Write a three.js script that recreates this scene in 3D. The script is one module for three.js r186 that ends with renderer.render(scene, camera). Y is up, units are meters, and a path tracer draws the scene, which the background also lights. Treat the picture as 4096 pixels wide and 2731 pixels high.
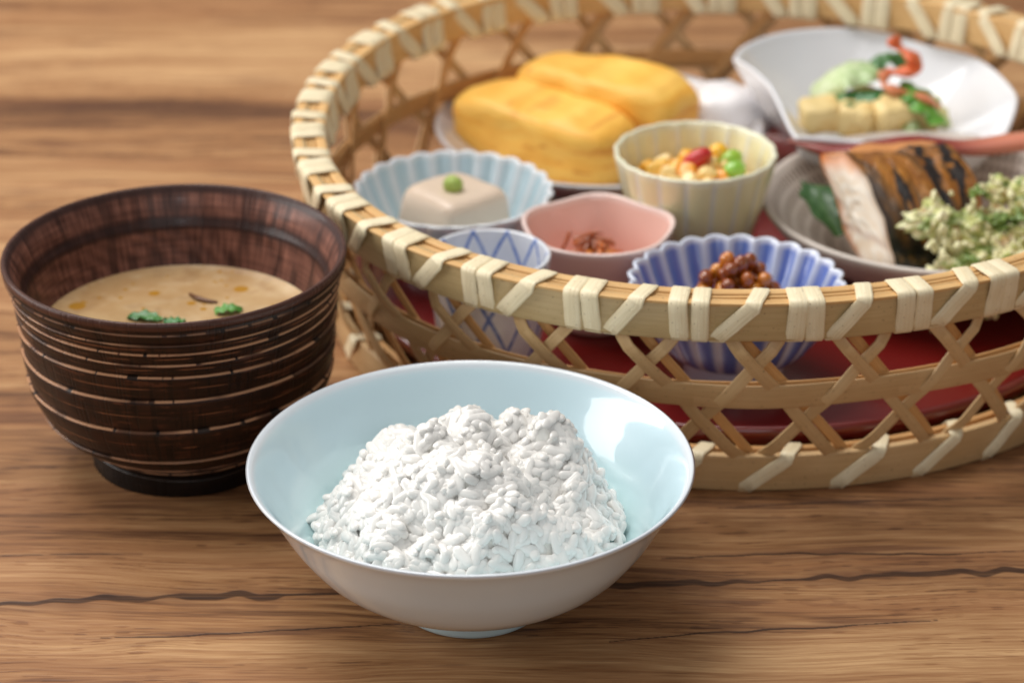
import * as THREE from 'three';
import { mergeGeometries, mergeVertices } from 'three/addons/utils/BufferGeometryUtils.js';
import { RoundedBoxGeometry } from 'three/addons/geometries/RoundedBoxGeometry.js';
import { RectAreaLightUniformsLib } from 'three/addons/lights/RectAreaLightUniformsLib.js';

// ------------------------------------------------------------------ camera, light, exposure
const CM = 0.01;
const scene = new THREE.Scene();
const camera = new THREE.PerspectiveCamera(14.69, 1024 / 682, 0.05, 20);
camera.position.set(0, 38.3 * CM, 80 * CM);
camera.rotation.set(THREE.MathUtils.degToRad(-26.2), 0, 0);
camera.focus = 0.698;
camera.userData.fStop = 11;

const renderer = new THREE.WebGLRenderer({ antialias: true });
renderer.setSize(1024, 682);
renderer.toneMapping = THREE.LinearToneMapping;
renderer.toneMappingExposure = 1.06;
renderer.shadowMap.enabled = true;
renderer.shadowMap.type = THREE.PCFSoftShadowMap;

scene.background = new THREE.Color().setRGB(0.17, 0.17, 0.174);
RectAreaLightUniformsLib.init();
function softbox(x, y, z, w, h, tx, ty, tz, intensity, rgb) {
  const l = new THREE.RectAreaLight(new THREE.Color().setRGB(...rgb), intensity, w * CM, h * CM);
  l.position.set(x * CM, y * CM, z * CM);
  l.lookAt(tx * CM, ty * CM, tz * CM);
  scene.add(l);
  return l;
}
softbox(-48, 140, -42, 105, 105, 0, 0, 3, 6.2, [1, 0.975, 0.94]);     // key softbox, back left
softbox(-118, 46, -4, 110, 46, 0, 3, 3, 5.8, [1, 0.99, 0.97]);      // window on the left
softbox(20, 150, 30, 90, 60, 2, 0, 3, 1.0, [1, 0.98, 0.96]);       // weak overhead bounce
softbox(10, 70, 170, 120, 60, 0, 0, 3, 1.3, [0.95, 0.98, 1]);      // added fill lamp behind the camera, brightens the front faces
softbox(-8, 78, 150, 14, 10, 0, 0, 3, 9, [0.92, 0.96, 1]);         // small window behind the camera

// ------------------------------------------------------------------ helpers
function rng(seed) { let a = seed >>> 0; return () => { a = (a + 0x6d2b79f5) | 0; let t = Math.imul(a ^ (a >>> 15), 1 | a); t = (t + Math.imul(t ^ (t >>> 7), 61 | t)) ^ t; return ((t ^ (t >>> 14)) >>> 0) / 4294967296; }; }
const lerp = (a, b, t) => a + (b - a) * t, clamp = (x, a = 0, b = 1) => Math.min(b, Math.max(a, x));
const sstep = (a, b, x) => { const t = clamp((x - a) / (b - a)); return t * t * (3 - 2 * t); };
const TAU = Math.PI * 2;
function hash(x, y, z) { let h = Math.imul(x, 374761393) + Math.imul(y, 668265263) + Math.imul(z, 2147483647 ^ 0x5bd1e995) | 0; h = Math.imul(h ^ (h >>> 13), 1274126177); return ((h ^ (h >>> 16)) >>> 0) / 4294967296; }
function vn2(x, y, s = 0) {
  const xi = Math.floor(x), yi = Math.floor(y), fx = x - xi, fy = y - yi, u = fx * fx * (3 - 2 * fx), v = fy * fy * (3 - 2 * fy);
  return lerp(lerp(hash(xi, yi, s), hash(xi + 1, yi, s), u), lerp(hash(xi, yi + 1, s), hash(xi + 1, yi + 1, s), u), v);
}
function vn3(x, y, z, s = 0) {
  const xi = Math.floor(x), yi = Math.floor(y), zi = Math.floor(z), fx = x - xi, fy = y - yi, fz = z - zi;
  const u = fx * fx * (3 - 2 * fx), v = fy * fy * (3 - 2 * fy), w = fz * fz * (3 - 2 * fz);
  const c = (a, b, d) => hash(xi + a, yi + b, (zi + d) * 131 + s);
  return lerp(lerp(lerp(c(0, 0, 0), c(1, 0, 0), u), lerp(c(0, 1, 0), c(1, 1, 0), u), v), lerp(lerp(c(0, 0, 1), c(1, 0, 1), u), lerp(c(0, 1, 1), c(1, 1, 1), u), v), w);
}
function fbm2(x, y, o = 4, s = 0) { let a = 0.5, t = 0, n = 0; for (let i = 0; i < o; i++) { t += a * vn2(x, y, s + i * 17); n += a; x *= 2.03; y *= 2.03; a *= 0.5; } return t / n; }
function fbm3(x, y, z, o = 3, s = 0) { let a = 0.5, t = 0, n = 0; for (let i = 0; i < o; i++) { t += a * vn3(x, y, z, s + i * 17); n += a; x *= 2.03; y *= 2.03; z *= 2.03; a *= 0.5; } return t / n; }
const mix3 = (a, b, t) => [lerp(a[0], b[0], t), lerp(a[1], b[1], t), lerp(a[2], b[2], t)];
const lin = (r, g, b) => new THREE.Color().setRGB(r / 255, g / 255, b / 255, THREE.SRGBColorSpace);
function texture(w, h, fn, { srgb = true, wrapS = THREE.RepeatWrapping, wrapT = THREE.RepeatWrapping } = {}) {
  const d = new Uint8Array(w * h * 4);
  for (let y = 0; y < h; y++) for (let x = 0; x < w; x++) {
    const c = fn((x + 0.5) / w, (y + 0.5) / h), o = (y * w + x) * 4;
    d[o] = clamp(c[0], 0, 255); d[o + 1] = clamp(c[1], 0, 255); d[o + 2] = clamp(c[2], 0, 255); d[o + 3] = 255;
  }
  const t = new THREE.DataTexture(d, w, h, THREE.RGBAFormat);
  t.magFilter = THREE.LinearFilter; t.minFilter = THREE.LinearMipmapLinearFilter; t.generateMipmaps = true;
  t.wrapS = wrapS; t.wrapT = wrapT; if (srgb) t.colorSpace = THREE.SRGBColorSpace; t.needsUpdate = true;
  return t;
}
const std = (p) => new THREE.MeshStandardMaterial(p);
const phys = (p) => new THREE.MeshPhysicalMaterial(p);
const used = new Map();
function numbered(n) { const k = used.get(n) ?? 0; used.set(n, k + 1); return k ? n + '_' + String(k).padStart(3, '0') : n; }
function tag(o, label, category, group, kind) { o.userData.label = label; if (category) o.userData.category = category; if (group) o.userData.group = group; if (kind) o.userData.kind = kind; return o; }
function thing(name, label, category, [x, y, z] = [0, 0, 0], turn = 0, group) {
  const g = new THREE.Group(); g.name = numbered(name); g.position.set(x * CM, y * CM, z * CM); g.rotation.y = turn;
  scene.add(g); return tag(g, label, category, group);
}
function toM(geo) { if (!geo.userData.m) { geo.scale(CM, CM, CM); geo.userData.m = true; } return geo; }
function part(name, geo, mat, parent, at = [0, 0, 0], rot = [0, 0, 0]) {
  const m = new THREE.Mesh(toM(geo), mat); m.name = parent === scene ? numbered(name) : name;
  m.position.set(at[0] * CM, at[1] * CM, at[2] * CM); m.rotation.set(...rot);
  m.castShadow = m.receiveShadow = true; parent.add(m); return m;
}
// single-mesh thing
function single(name, geo, mat, label, category, at, rot, group) { return tag(part(name, geo, mat, scene, at, rot), label, category, group); }

// surface of revolution with per-point modulation; prof: [r, y]; mod(theta, r, y, t) -> [r, y]; color(theta, r, y, t) -> [r,g,b] linear
function revolve(prof, n = 96, { mod, color, uv } = {}) {
  const m = prof.length, pos = [], uvs = [], idx = [], col = []; let L = [0];
  for (let i = 1; i < m; i++) L[i] = L[i - 1] + Math.hypot(prof[i][0] - prof[i - 1][0], prof[i][1] - prof[i - 1][1]);
  for (let i = 0; i < m; i++) for (let j = 0; j <= n; j++) {
    const th = j / n * TAU, t = L[i] / L[m - 1]; let [r, y] = prof[i];
    if (mod) [r, y] = mod(j === n ? 0 : th, r, y, t);
    pos.push(r * Math.cos(th), y, -r * Math.sin(th)); uvs.push(j / n, t);
    if (color) col.push(...color(th, prof[i][0], prof[i][1], t));
  }
  for (let i = 0; i < m - 1; i++) for (let j = 0; j < n; j++) { const a = i * (n + 1) + j, b = a + 1, c = a + n + 1, d = c + 1; idx.push(a, b, d, a, d, c); }
  const g = new THREE.BufferGeometry();
  g.setAttribute('position', new THREE.Float32BufferAttribute(pos, 3)); g.setAttribute('uv', new THREE.Float32BufferAttribute(uvs, 2));
  if (color) g.setAttribute('color', new THREE.Float32BufferAttribute(col, 3));
  g.setIndex(idx); g.computeVertexNormals();
  const N = g.attributes.normal;                                    // join the normals of the seam
  for (let i = 0; i < m; i++) { const a = i * (n + 1), b = a + n, v = new THREE.Vector3(N.getX(a) + N.getX(b), N.getY(a) + N.getY(b), N.getZ(a) + N.getZ(b)).normalize(); N.setXYZ(a, v.x, v.y, v.z); N.setXYZ(b, v.x, v.y, v.z); }
  return g;
}
// smooth a coarse profile
function smoothProf(pts, n) { const c = new THREE.CatmullRomCurve3(pts.map((p) => new THREE.Vector3(p[0], p[1], 0)), false, 'centripetal'); return c.getSpacedPoints(n).map((p) => [Math.max(0, p.x), p.y]); }
// a strip with a chamfered rectangular section swept along frames {p, s, n}: w along s, t along n
function sweep(frames, w, t, { closed = false, cham = 0.25, taper } = {}) {
  const F = closed ? [...frames, frames[0]] : frames, pos = [], uvs = [], idx = []; let L = 0;
  F.forEach((f, i) => {
    if (i) L += f.p.distanceTo(F[i - 1].p);
    const k = taper ? taper(i / (F.length - 1)) : 1, a = w / 2 * k, b = t / 2 * k, c = Math.min(a, b) * 2 * cham;
    const sec = [[-a + c, b], [a - c, b], [a, b - c], [a, -b + c], [a - c, -b], [-a + c, -b], [-a, -b + c], [-a, b - c], [-a + c, b]];
    let q = 0;
    sec.forEach(([x, y], j) => {
      if (j) q += Math.hypot(x - sec[j - 1][0], y - sec[j - 1][1]);
      pos.push(f.p.x + f.s.x * x + f.n.x * y, f.p.y + f.s.y * x + f.n.y * y, f.p.z + f.s.z * x + f.n.z * y); uvs.push(L / 6, q / 2.4);
    });
  });
  for (let i = 0; i < F.length - 1; i++) for (let j = 0; j < 8; j++) { const a = i * 9 + j, b = a + 1, c = a + 9, d = c + 1; idx.push(a, c, b, b, c, d); }
  if (!closed) for (const e of [0, F.length - 1]) for (let j = 1; j < 7; j++) { const o = e * 9; e ? idx.push(o, o + j + 1, o + j) : idx.push(o, o + j, o + j + 1); }
  const g = new THREE.BufferGeometry();
  g.setAttribute('position', new THREE.Float32BufferAttribute(pos, 3)); g.setAttribute('uv', new THREE.Float32BufferAttribute(uvs, 2)); g.setIndex(idx);
  g.computeVertexNormals();
  const N = g.attributes.normal, join = (a, b) => { const v = new THREE.Vector3(N.getX(a) + N.getX(b), N.getY(a) + N.getY(b), N.getZ(a) + N.getZ(b)).normalize(); N.setXYZ(a, v.x, v.y, v.z); N.setXYZ(b, v.x, v.y, v.z); };
  for (let i = 0; i < F.length; i++) join(i * 9, i * 9 + 8);
  if (closed) for (let j = 0; j < 9; j++) join(j, (F.length - 1) * 9 + j);
  return g;
}
// frames along a free curve, section up-vector given
function curveFrames(points, n, up = new THREE.Vector3(0, 1, 0)) {
  const c = new THREE.CatmullRomCurve3(points.map((p) => new THREE.Vector3(...p)), false, 'centripetal'), out = [];
  for (let i = 0; i <= n; i++) { const p = c.getPoint(i / n), T = c.getTangent(i / n), s = new THREE.Vector3().crossVectors(T, up).normalize(), nn = new THREE.Vector3().crossVectors(s, T).normalize(); out.push({ p, s, n: nn }); }
  return out;
}
// a crumpled leaf with thickness along a curve; color(f, c) along and across, c in -1..1
function leafGeo(points, width, { th = 0.05, crumple = 0.15, cup = 0.2, seed = 0, color, up = [0, 1, 0], shape = (t) => 0.25 + 0.75 * Math.sin(Math.PI * (0.08 + 0.86 * t)) } = {}) {
  const n = 30, m = 12, fr = curveFrames(points, n, new THREE.Vector3(...up)), P = [], C = [], U = [], I = [];
  for (const sd of [1, -1]) for (let i = 0; i <= n; i++) for (let j = 0; j <= m; j++) {
    const f = i / n, c = j / m * 2 - 1, e = Math.min(1, (1 - Math.abs(c)) * 6, f * 9, (1 - f) * 9), w = width / 2 * shape(f) * c * (1 + 0.12 * Math.sin(f * 23 + c * 2));
    const d = cup * width * c * c + (fbm2(f * 4 + seed, c * 2 + seed, 3, seed) - 0.5) * 2 * crumple + Math.sin(f * 21 + seed) * crumple * 0.5 * c * c + sd * th / 2 * e, F = fr[i];
    P.push(F.p.x + F.s.x * w + F.n.x * d, F.p.y + F.s.y * w + F.n.y * d, F.p.z + F.s.z * w + F.n.z * d); U.push(f, j / m); C.push(...(color ? color(f, c) : [1, 1, 1]));
  }
  const K = (n + 1) * (m + 1);
  for (let k = 0; k < 2; k++) for (let i = 0; i < n; i++) for (let j = 0; j < m; j++) { const a = k * K + i * (m + 1) + j, b = a + 1, c = a + m + 1, d = c + 1; k ? I.push(a, b, c, b, d, c) : I.push(a, c, b, b, c, d); }
  const g = new THREE.BufferGeometry(); g.setAttribute('position', new THREE.Float32BufferAttribute(P, 3)); g.setAttribute('uv', new THREE.Float32BufferAttribute(U, 2)); g.setAttribute('color', new THREE.Float32BufferAttribute(C, 3)); g.setIndex(I); g.computeVertexNormals(); return g;
}
const veined = (a, b, v) => { const A = lin(...a).toArray(), B = lin(...b).toArray(), V = lin(...v).toArray(); return (f, c) => mix3(mix3(A, B, f), V, 0.7 * Math.max(1 - sstep(0.03, 0.12, Math.abs(c)), 0.6 * (1 - sstep(0.1, 0.3, Math.abs(((f * 7 - Math.abs(c) * 1.2) % 1 + 1) % 1 - 0.5))))); };
// displaced ball: scale, noise amplitude and frequency, optional vertex colours
function blob({ r = 1, s = [1, 1, 1], amp = 0.1, freq = 1, seed = 0, detail = 3, shape, color } = {}) {
  let g = new THREE.IcosahedronGeometry(1, detail); g.deleteAttribute('uv'); g.deleteAttribute('normal'); g = mergeVertices(g, 1e-4);
  const P = g.attributes.position, col = [];
  for (let i = 0; i < P.count; i++) {
    let v = [P.getX(i), P.getY(i), P.getZ(i)];
    const k = r * (1 + amp * 2 * (fbm3(v[0] * freq + 7, v[1] * freq + 3, v[2] * freq + 11, 3, seed) - 0.5));
    v = [v[0] * k * s[0], v[1] * k * s[1], v[2] * k * s[2]];
    if (shape) v = shape(v);
    P.setXYZ(i, ...v); if (color) col.push(...color(v));
  }
  if (color) g.setAttribute('color', new THREE.Float32BufferAttribute(col, 3));
  g.computeVertexNormals();
  const uv = []; for (let i = 0; i < P.count; i++) uv.push(P.getX(i) / 4, (P.getY(i) + P.getZ(i)) / 4);
  g.setAttribute('uv', new THREE.Float32BufferAttribute(uv, 2));
  return g;
}
// rounded block (superellipsoid of power p) with smooth noise
function softBlock(w, h, d, p, { amp = 0.05, freq = 1, seed = 0, detail = 14, shape, color } = {}) {
  let g = new THREE.IcosahedronGeometry(1, detail); g.deleteAttribute('uv'); g.deleteAttribute('normal'); g = mergeVertices(g, 1e-4);
  const P = g.attributes.position, col = [], uv = [];
  for (let i = 0; i < P.count; i++) {
    const x = P.getX(i), y = P.getY(i), z = P.getZ(i), k = Math.pow(Math.abs(x) ** p + Math.abs(y) ** p + Math.abs(z) ** p, -1 / p) / 2, o = [x * k * w, y * k * h, z * k * d];
    const n = (q) => (fbm3(o[0] * freq + q, o[1] * freq, o[2] * freq, 3, seed + q) - 0.5) * amp * 2;
    let v = [o[0] + n(1), o[1] + n(2), o[2] + n(3)]; if (shape) v = shape(v, o);
    P.setXYZ(i, ...v); uv.push(o[0] / w + 0.5, o[1] / h + 0.5); if (color) col.push(...color(o));
  }
  g.setAttribute('uv', new THREE.Float32BufferAttribute(uv, 2)); if (color) g.setAttribute('color', new THREE.Float32BufferAttribute(col, 3));
  g.computeVertexNormals(); return g;
}

// ------------------------------------------------------------------ table
const CRACKS = [
  [[-22, 18.75], [-13.9, 18.32], [-9, 18.0], [-5.5, 17.85], [-2, 17.6], [3.9, 17.42], [9.5, 17.0], [14.6, 16.6], [19, 16.3]],
  [[-11.8, 20.1], [-8.6, 19.95], [-6, 19.7], [-3, 19.4]], [[2.6, 20.25], [5, 19.85], [8, 19.6], [11.5, 19.2]],
  [[4.2, 16.0], [8, 15.7], [12, 15.75], [16, 15.4]], [[-12.5, 9.4], [-9, 9.1], [-5, 9.2]], [[-16, 15.9], [-12.4, 15.7], [-10.4, 15.75]],
  [[6, 13.1], [10, 12.7], [15, 12.5]],
];
const CRACKW = [0.19, 0.075, 0.07, 0.07, 0.16, 0.05, 0.08];
const BAND = [[-40, .5], [-32, .4], [-29, .55], [-24, .95], [-21, .8], [-18.4, .02], [-15.5, .4], [-13, .62], [-9, .72], [-4, .55], [-.6, .62], [3, .5], [5.8, .5], [8.7, .18], [10.5, .42], [14, .42], [16.4, .62], [18.7, .5], [20.8, .62], [24, .5]];  // grain bands; the dark dip near the soup bowl includes painted shadow
const bandAt = (z) => { for (let i = 1; i < BAND.length; i++) if (z < BAND[i][0]) return lerp(BAND[i - 1][1], BAND[i][1], sstep(BAND[i - 1][0], BAND[i][0], z)); return .5; };
const TX0 = -32, TZ0 = -40, TW = 64;
function crackZ(L, x) { for (let j = 1; j < L.length; j++) if (x <= L[j][0]) { const p = L[j - 1], q = L[j]; return lerp(p[1], q[1], (x - p[0]) / (q[0] - p[0])); } return L[L.length - 1][1]; }
const tableHeights = new Uint8Array(2048 * 2048);
const tableMap = texture(2048, 2048, (u, v) => {
  const x = TX0 + u * TW, z = TZ0 + v * TW;
  const warp = (fbm2(x / 15 + 3, z / 6, 3, 1) - 0.5) * 1.9 + (fbm2(x / 3.2, z / 1.6, 2, 5) - 0.5) * 0.22;
  const zz = z + warp;
  const broad = bandAt(z + warp * 0.9) * 0.8 - 0.09 + fbm2(x / 16, zz / 1.7, 3, 2) * 0.55 - 0.08;
  const streak = fbm2(x / 9, zz * 2.2, 4, 3), fine = fbm2(x / 2.2, zz * 11, 4, 4), pore = vn2(x / 0.7, zz * 26, 6), dash = sstep(0.7, 0.86, vn2(x / 0.55, zz * 21, 7)) * sstep(0.35, 0.6, fbm2(x / 6, zz * 1.5, 2, 8));
  let k = broad + (streak - 0.5) * 0.75 + (fine - 0.5) * 0.62 + (pore - 0.5) * 0.3 - dash * 0.26;
  let c = k < 0.45 ? mix3([88, 56, 35], [154, 109, 70], clamp(k / 0.45)) : mix3([154, 109, 70], [202, 160, 114], clamp((k - 0.45) / 0.6));
  c = mix3(c, [150, 97, 64], 0.22 * sstep(0.5, 0.75, fbm2(x / 13 + 9, zz / 1.3, 3, 9)));          // redder heart streaks
  const dk = sstep(0.66, 0.8, fbm2(x / 5.5 + 20, zz * 1.9, 4, 12)); c = mix3(c, [98, 62, 42], dk * 0.55);   // dark mineral streaks
  let h = 0.6 + (fine - 0.5) * 0.25 + (pore - 0.5) * 0.4 - dash * 0.3;
  for (let i = 0; i < CRACKS.length; i++) {
    const L = CRACKS[i];
    if (z < Math.min(L[0][1], L[L.length - 1][1]) - 1.6 || z > Math.max(L[0][1], L[L.length - 1][1]) + 1.6) continue;
    const x0 = L[0][0], x1 = L[L.length - 1][0]; if (x < x0 || x > x1) continue;
    const dz = z - crackZ(L, x) + (fbm2(x / 5 + i * 9, i * 3.1, 2, 30) - 0.5) * 0.11 + (fbm2(x / 0.9 + i * 9, i * 3.1, 2, 31) - 0.5) * 0.035, ends = Math.min(1, (x - x0) / 3, (x1 - x) / 3);
    const gap = sstep(0.2, 0.42, vn2(x / 1.9 + i * 3, 8.3 + i, 43)), w = CRACKW[i] * (0.25 + 1.3 * fbm2(x / 4.5 + i * 5, 4.7 + i, 3, 40)) * (0.12 + 0.88 * ends) * (0.3 + 0.7 * gap);
    const up = dz + (vn2(x * 1.6, i + 3, 57) - 0.5) * w * 1.4, a = Math.abs(up), fray = vn2(x * 0.9, z * 22, 58);
    const core = (1 - sstep(w * 0.6, w, a)) * (0.55 + 0.45 * fray), halo = (1 - sstep(w * 0.8, w * 5 + 0.08, a)) * 0.5 * vn2(x / 2.4, zz * 8, 55);
    c = mix3(c, [104, 68, 46], halo); c = mix3(c, [58, 37, 25], core); h -= core * 0.5;
  }
  const kx = (x - 8.5) / 0.62, kz = (z - 18.25) / 0.26, kd = Math.hypot(kx, kz);                           // small knot
  if (kd < 2) c = mix3(c, [118, 76, 50], (1 - sstep(0.6, 1, Math.abs(kd - 0.75) * 2.6)) * 0.5 * fbm2(x * 4, z * 9, 3, 59));
  tableHeights[Math.min(2047, Math.floor(v * 2048)) * 2048 + Math.min(2047, Math.floor(u * 2048))] = clamp(h) * 255;
  return c;
}, { wrapS: THREE.MirroredRepeatWrapping, wrapT: THREE.MirroredRepeatWrapping });
const tableBump = texture(2048, 2048, (u, v) => { const h = tableHeights[Math.floor(v * 2048) * 2048 + Math.floor(u * 2048)]; return [h, h, h]; }, { srgb: false, wrapS: THREE.MirroredRepeatWrapping, wrapT: THREE.MirroredRepeatWrapping });
{
  const g = new RoundedBoxGeometry(220, 3, 180, 3, 0.4); g.translate(0, -1.5, -20);
  const P = g.attributes.position, U = g.attributes.uv;
  for (let i = 0; i < P.count; i++) U.setXY(i, (P.getX(i) - TX0) / TW, (P.getZ(i) - TZ0) / TW);
  const t = part('table_top', g, phys({ map: tableMap, bumpMap: tableBump, bumpScale: 0.00026, roughness: 0.55, specularIntensity: 0.55 }), scene);
  tag(t, 'brown wood-grain table top with dark cracks running across', undefined, undefined, 'structure');
}

// ------------------------------------------------------------------ porcelain helper
const glaze = (p) => phys({ roughness: 0.38, clearcoat: 1, clearcoatRoughness: 0.05, ior: 1.5, ...p });
const linA = (r, g, b) => lin(r, g, b).toArray();

// ------------------------------------------------------------------ rice bowl
const RB = [-1.1, 0, 18.17];
{
  const t = thing('rice_bowl', 'pale blue porcelain bowl of cooked rice at the front of the table', 'bowl', RB);
  const outer = smoothProf([[0, 0.7], [1.6, 0.7], [2.15, 0.74], [3.2, 1.06], [4.2, 1.72], [4.9, 2.58], [5.4, 3.46], [5.76, 4.06], [5.975, 4.33]], 44);
  const inner = smoothProf([[5.985, 4.34], [5.96, 4.4], [5.88, 4.375], [5.62, 4.06], [5.22, 3.42], [4.7, 2.68], [3.97, 1.93], [3.0, 1.32], [1.8, 1.0], [0.8, 0.92], [0, 0.9]], 52);
  const prof = [...outer, ...inner.slice(1)];
  const base = linA(206, 231, 240), pool = linA(176, 219, 214), rim = linA(230, 236, 242), outc = linA(218, 236, 245);
  const n = outer.length, L = prof.length; let k = 0; const isIn = new Map(prof.map((p, i) => [p, i >= n]));
  const geo = revolve(prof, 160, { color: (th, r, y, tt) => {
    const inside = tt > 0.5 - 0.02 ? 1 : 0;
    let c = tt < 0.485 ? outc : mix3(base, pool, sstep(3.4, 1.2, y) * 0.75);
    return mix3(c, rim, sstep(4.12, 4.33, y));
  } });
  part('body', geo, glaze({ vertexColors: true, roughness: 0.3 }), t);
  part('foot', revolve(smoothProf([[1.6, 0.74], [1.7, 0.05], [1.78, 0], [1.93, 0], [2.02, 0.06], [2.07, 0.45], [2.2, 0.79]], 24), 96), glaze({ color: lin(190, 212, 216) }), t);
}
// ------------------------------------------------------------------ rice
{
  const R = rng(11), cx = 0, cz = 0;
  const t = thing('rice_heap', 'mound of white cooked rice filling the pale blue bowl', 'rice', [RB[0], 0, RB[2]]);
  const bowlIn = (h) => h < 2.72 ? lerp(3.95, 4.7, (h - 1.95) / 0.77) : lerp(4.7, 5.25, (h - 2.72) / 0.78);
  const heapH = (x, z) => {
    const rho = Math.hypot((x - 0.0) / 4.35, (z + 0.05) / 4.15); if (rho > 1) return -9;
    let h = 1.9 + 2.35 * Math.pow(1 - rho ** 2.2, 0.62);
    h += 0.42 * Math.exp(-(((x - 2.7) / 1.0) ** 2 + ((z + 0.9) / 1.4) ** 2)) + 0.55 * Math.exp(-(((x + 0.05) / 1.5) ** 2 + ((z + 0.3) / 1.7) ** 2));
    h += 0.75 * Math.exp(-(((x - 1.35) / 0.75) ** 2 + ((z + 1.9) / 0.9) ** 2));
    h -= 0.4 * Math.exp(-(((x - 0.65) / 0.35) ** 2 + ((z + 1.4) / 1.2) ** 2));
    h += (fbm2(x * 0.85 + 4, z * 0.85 + 9, 2, 70) - 0.5) * 1.7 + (fbm2(x * 2.1, z * 2.1, 2, 71) - 0.5) * 0.55;
    return h;
  };
  const rice = phys({ color: new THREE.Color().setRGB(0.97, 0.945, 0.9), roughness: 0.95, clearcoat: 1, clearcoatRoughness: 0.06, ior: 1.42, transmission: 0.13, thickness: 0 });
  const core = phys({ color: new THREE.Color().setRGB(0.97, 0.95, 0.89), roughness: 0.45, clearcoat: 0.4, clearcoatRoughness: 0.25 });
  const N = 60, pos = [], idx = [], cols = [];
  for (let j = 0; j <= N; j++) for (let i = 0; i <= 96; i++) {
    const q = j / N, a = i / 96 * TAU, x = 4.34 * q * Math.cos(a), z = 4.14 * q * Math.sin(a) - 0.05, h = heapH(x * 0.995, z * 0.995);
    const kk = q > 0.93 ? 0.84 : 0.955; pos.push(x * kk, q > 0.93 ? 1.75 : Math.max(1.5, h + 0.03 + 0.1 * (fbm2(x * 3, z * 3, 2, 72) - 0.5)), z * kk);
  }
  for (let j = 0; j < N; j++) for (let i = 0; i < 96; i++) { const a = j * 97 + i, b = a + 1, c = a + 97, d = c + 1; idx.push(a, b, d, a, d, c); }
  const cg = new THREE.BufferGeometry(); cg.setAttribute('position', new THREE.Float32BufferAttribute(pos, 3)); cg.setIndex(idx); cg.computeVertexNormals();
  part('rice_core', cg, core, t).userData.kind = 'stuff';
  const shapes = [];
  for (let s = 0; s < 7; s++) {
    const bend = (R() - 0.5) * 0.16, len = 0.3 + R() * 0.06, wid = 0.112 + R() * 0.02;
    shapes.push(toM(blob({ r: 1, amp: 0.07, freq: 2.2, seed: 200 + s, detail: 3, shape: ([x, y, z]) => {
      const k = Math.min(1.25, Math.sqrt(Math.max(0, 1 - x ** 4)) / Math.sqrt(Math.max(1e-4, 1 - x * x))) * (1 - 0.1 * x); return [x * len, y * wid * k * 0.92 + bend * (x * x - 0.4), z * wid * k * 1.05];
    } })));
  }
  const list = [], up = new THREE.Vector3(0, 1, 0), camDir = new THREE.Vector3(0, 0.44, 0.9);
  for (let k = 0; k < 2600; k++) {
    const a = R() * TAU, q = Math.sqrt(R()) * 1.0, x = 4.3 * q * Math.cos(a), z = 4.1 * q * Math.sin(a) - 0.05, h = Math.max(heapH(x, z), 1.9); if (heapH(x, z) < 0 || Math.hypot(x, z) > bowlIn(h) - 0.3) continue;
    const e = 0.08, nrm = new THREE.Vector3(-(heapH(x + e, z) - heapH(x - e, z)) / (2 * e), 1, -(heapH(x, z + e) - heapH(x, z - e)) / (2 * e));
    nrm.x = clamp(nrm.x, -2.5, 2.5); nrm.z = clamp(nrm.z, -2.5, 2.5); nrm.normalize();
    const tan = new THREE.Vector3(R() - 0.5, (R() - 0.5) * 0.9, R() - 0.5); tan.addScaledVector(nrm, -tan.dot(nrm) * (0.5 + 0.45 * R())).normalize();
    const side = new THREE.Vector3().crossVectors(tan, nrm).normalize(), n2 = new THREE.Vector3().crossVectors(side, tan).normalize();
    const sc = 0.92 + R() * 0.22, m = new THREE.Matrix4().makeBasis(tan.multiplyScalar(sc), n2.multiplyScalar(sc), side.multiplyScalar(sc));
    const d = 0.075 - 0.12 * R(); m.setPosition((x + nrm.x * d) * CM, (h + nrm.y * d) * CM, (z + nrm.z * d) * CM);
    const dome = new THREE.Vector3(x / 4.3, 1.0, z / 4.1).normalize().add(nrm).normalize();
    list.push({ m, s: Math.floor(R() * 7), dome, near: nrm.dot(camDir) * 1.2 + z * 0.12 + h * 0.1 });
  }
  list.sort((a, b) => b.near - a.near);
  // wet grains run into each other: their shading turns part of the way to the mound's own slope
  const grain = (g) => {
    const q = shapes[g.s].clone().applyMatrix4(g.m), n = q.attributes.normal, v = new THREE.Vector3(); q.userData.m = true;
    for (let i = 0; i < n.count; i++) { v.fromBufferAttribute(n, i).multiplyScalar(0.58).addScaledVector(g.dome, 0.42).normalize(); n.setXYZ(i, v.x, v.y, v.z); }
    return q;
  };
  list.slice(0, 300).forEach((g) => part('rice_grain', grain(g), rice, t));
  const rest = mergeGeometries(list.slice(300).map(grain)); rest.userData.m = true;
  part('rice_grains', rest, rice, t).userData.kind = 'stuff';
}

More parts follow.
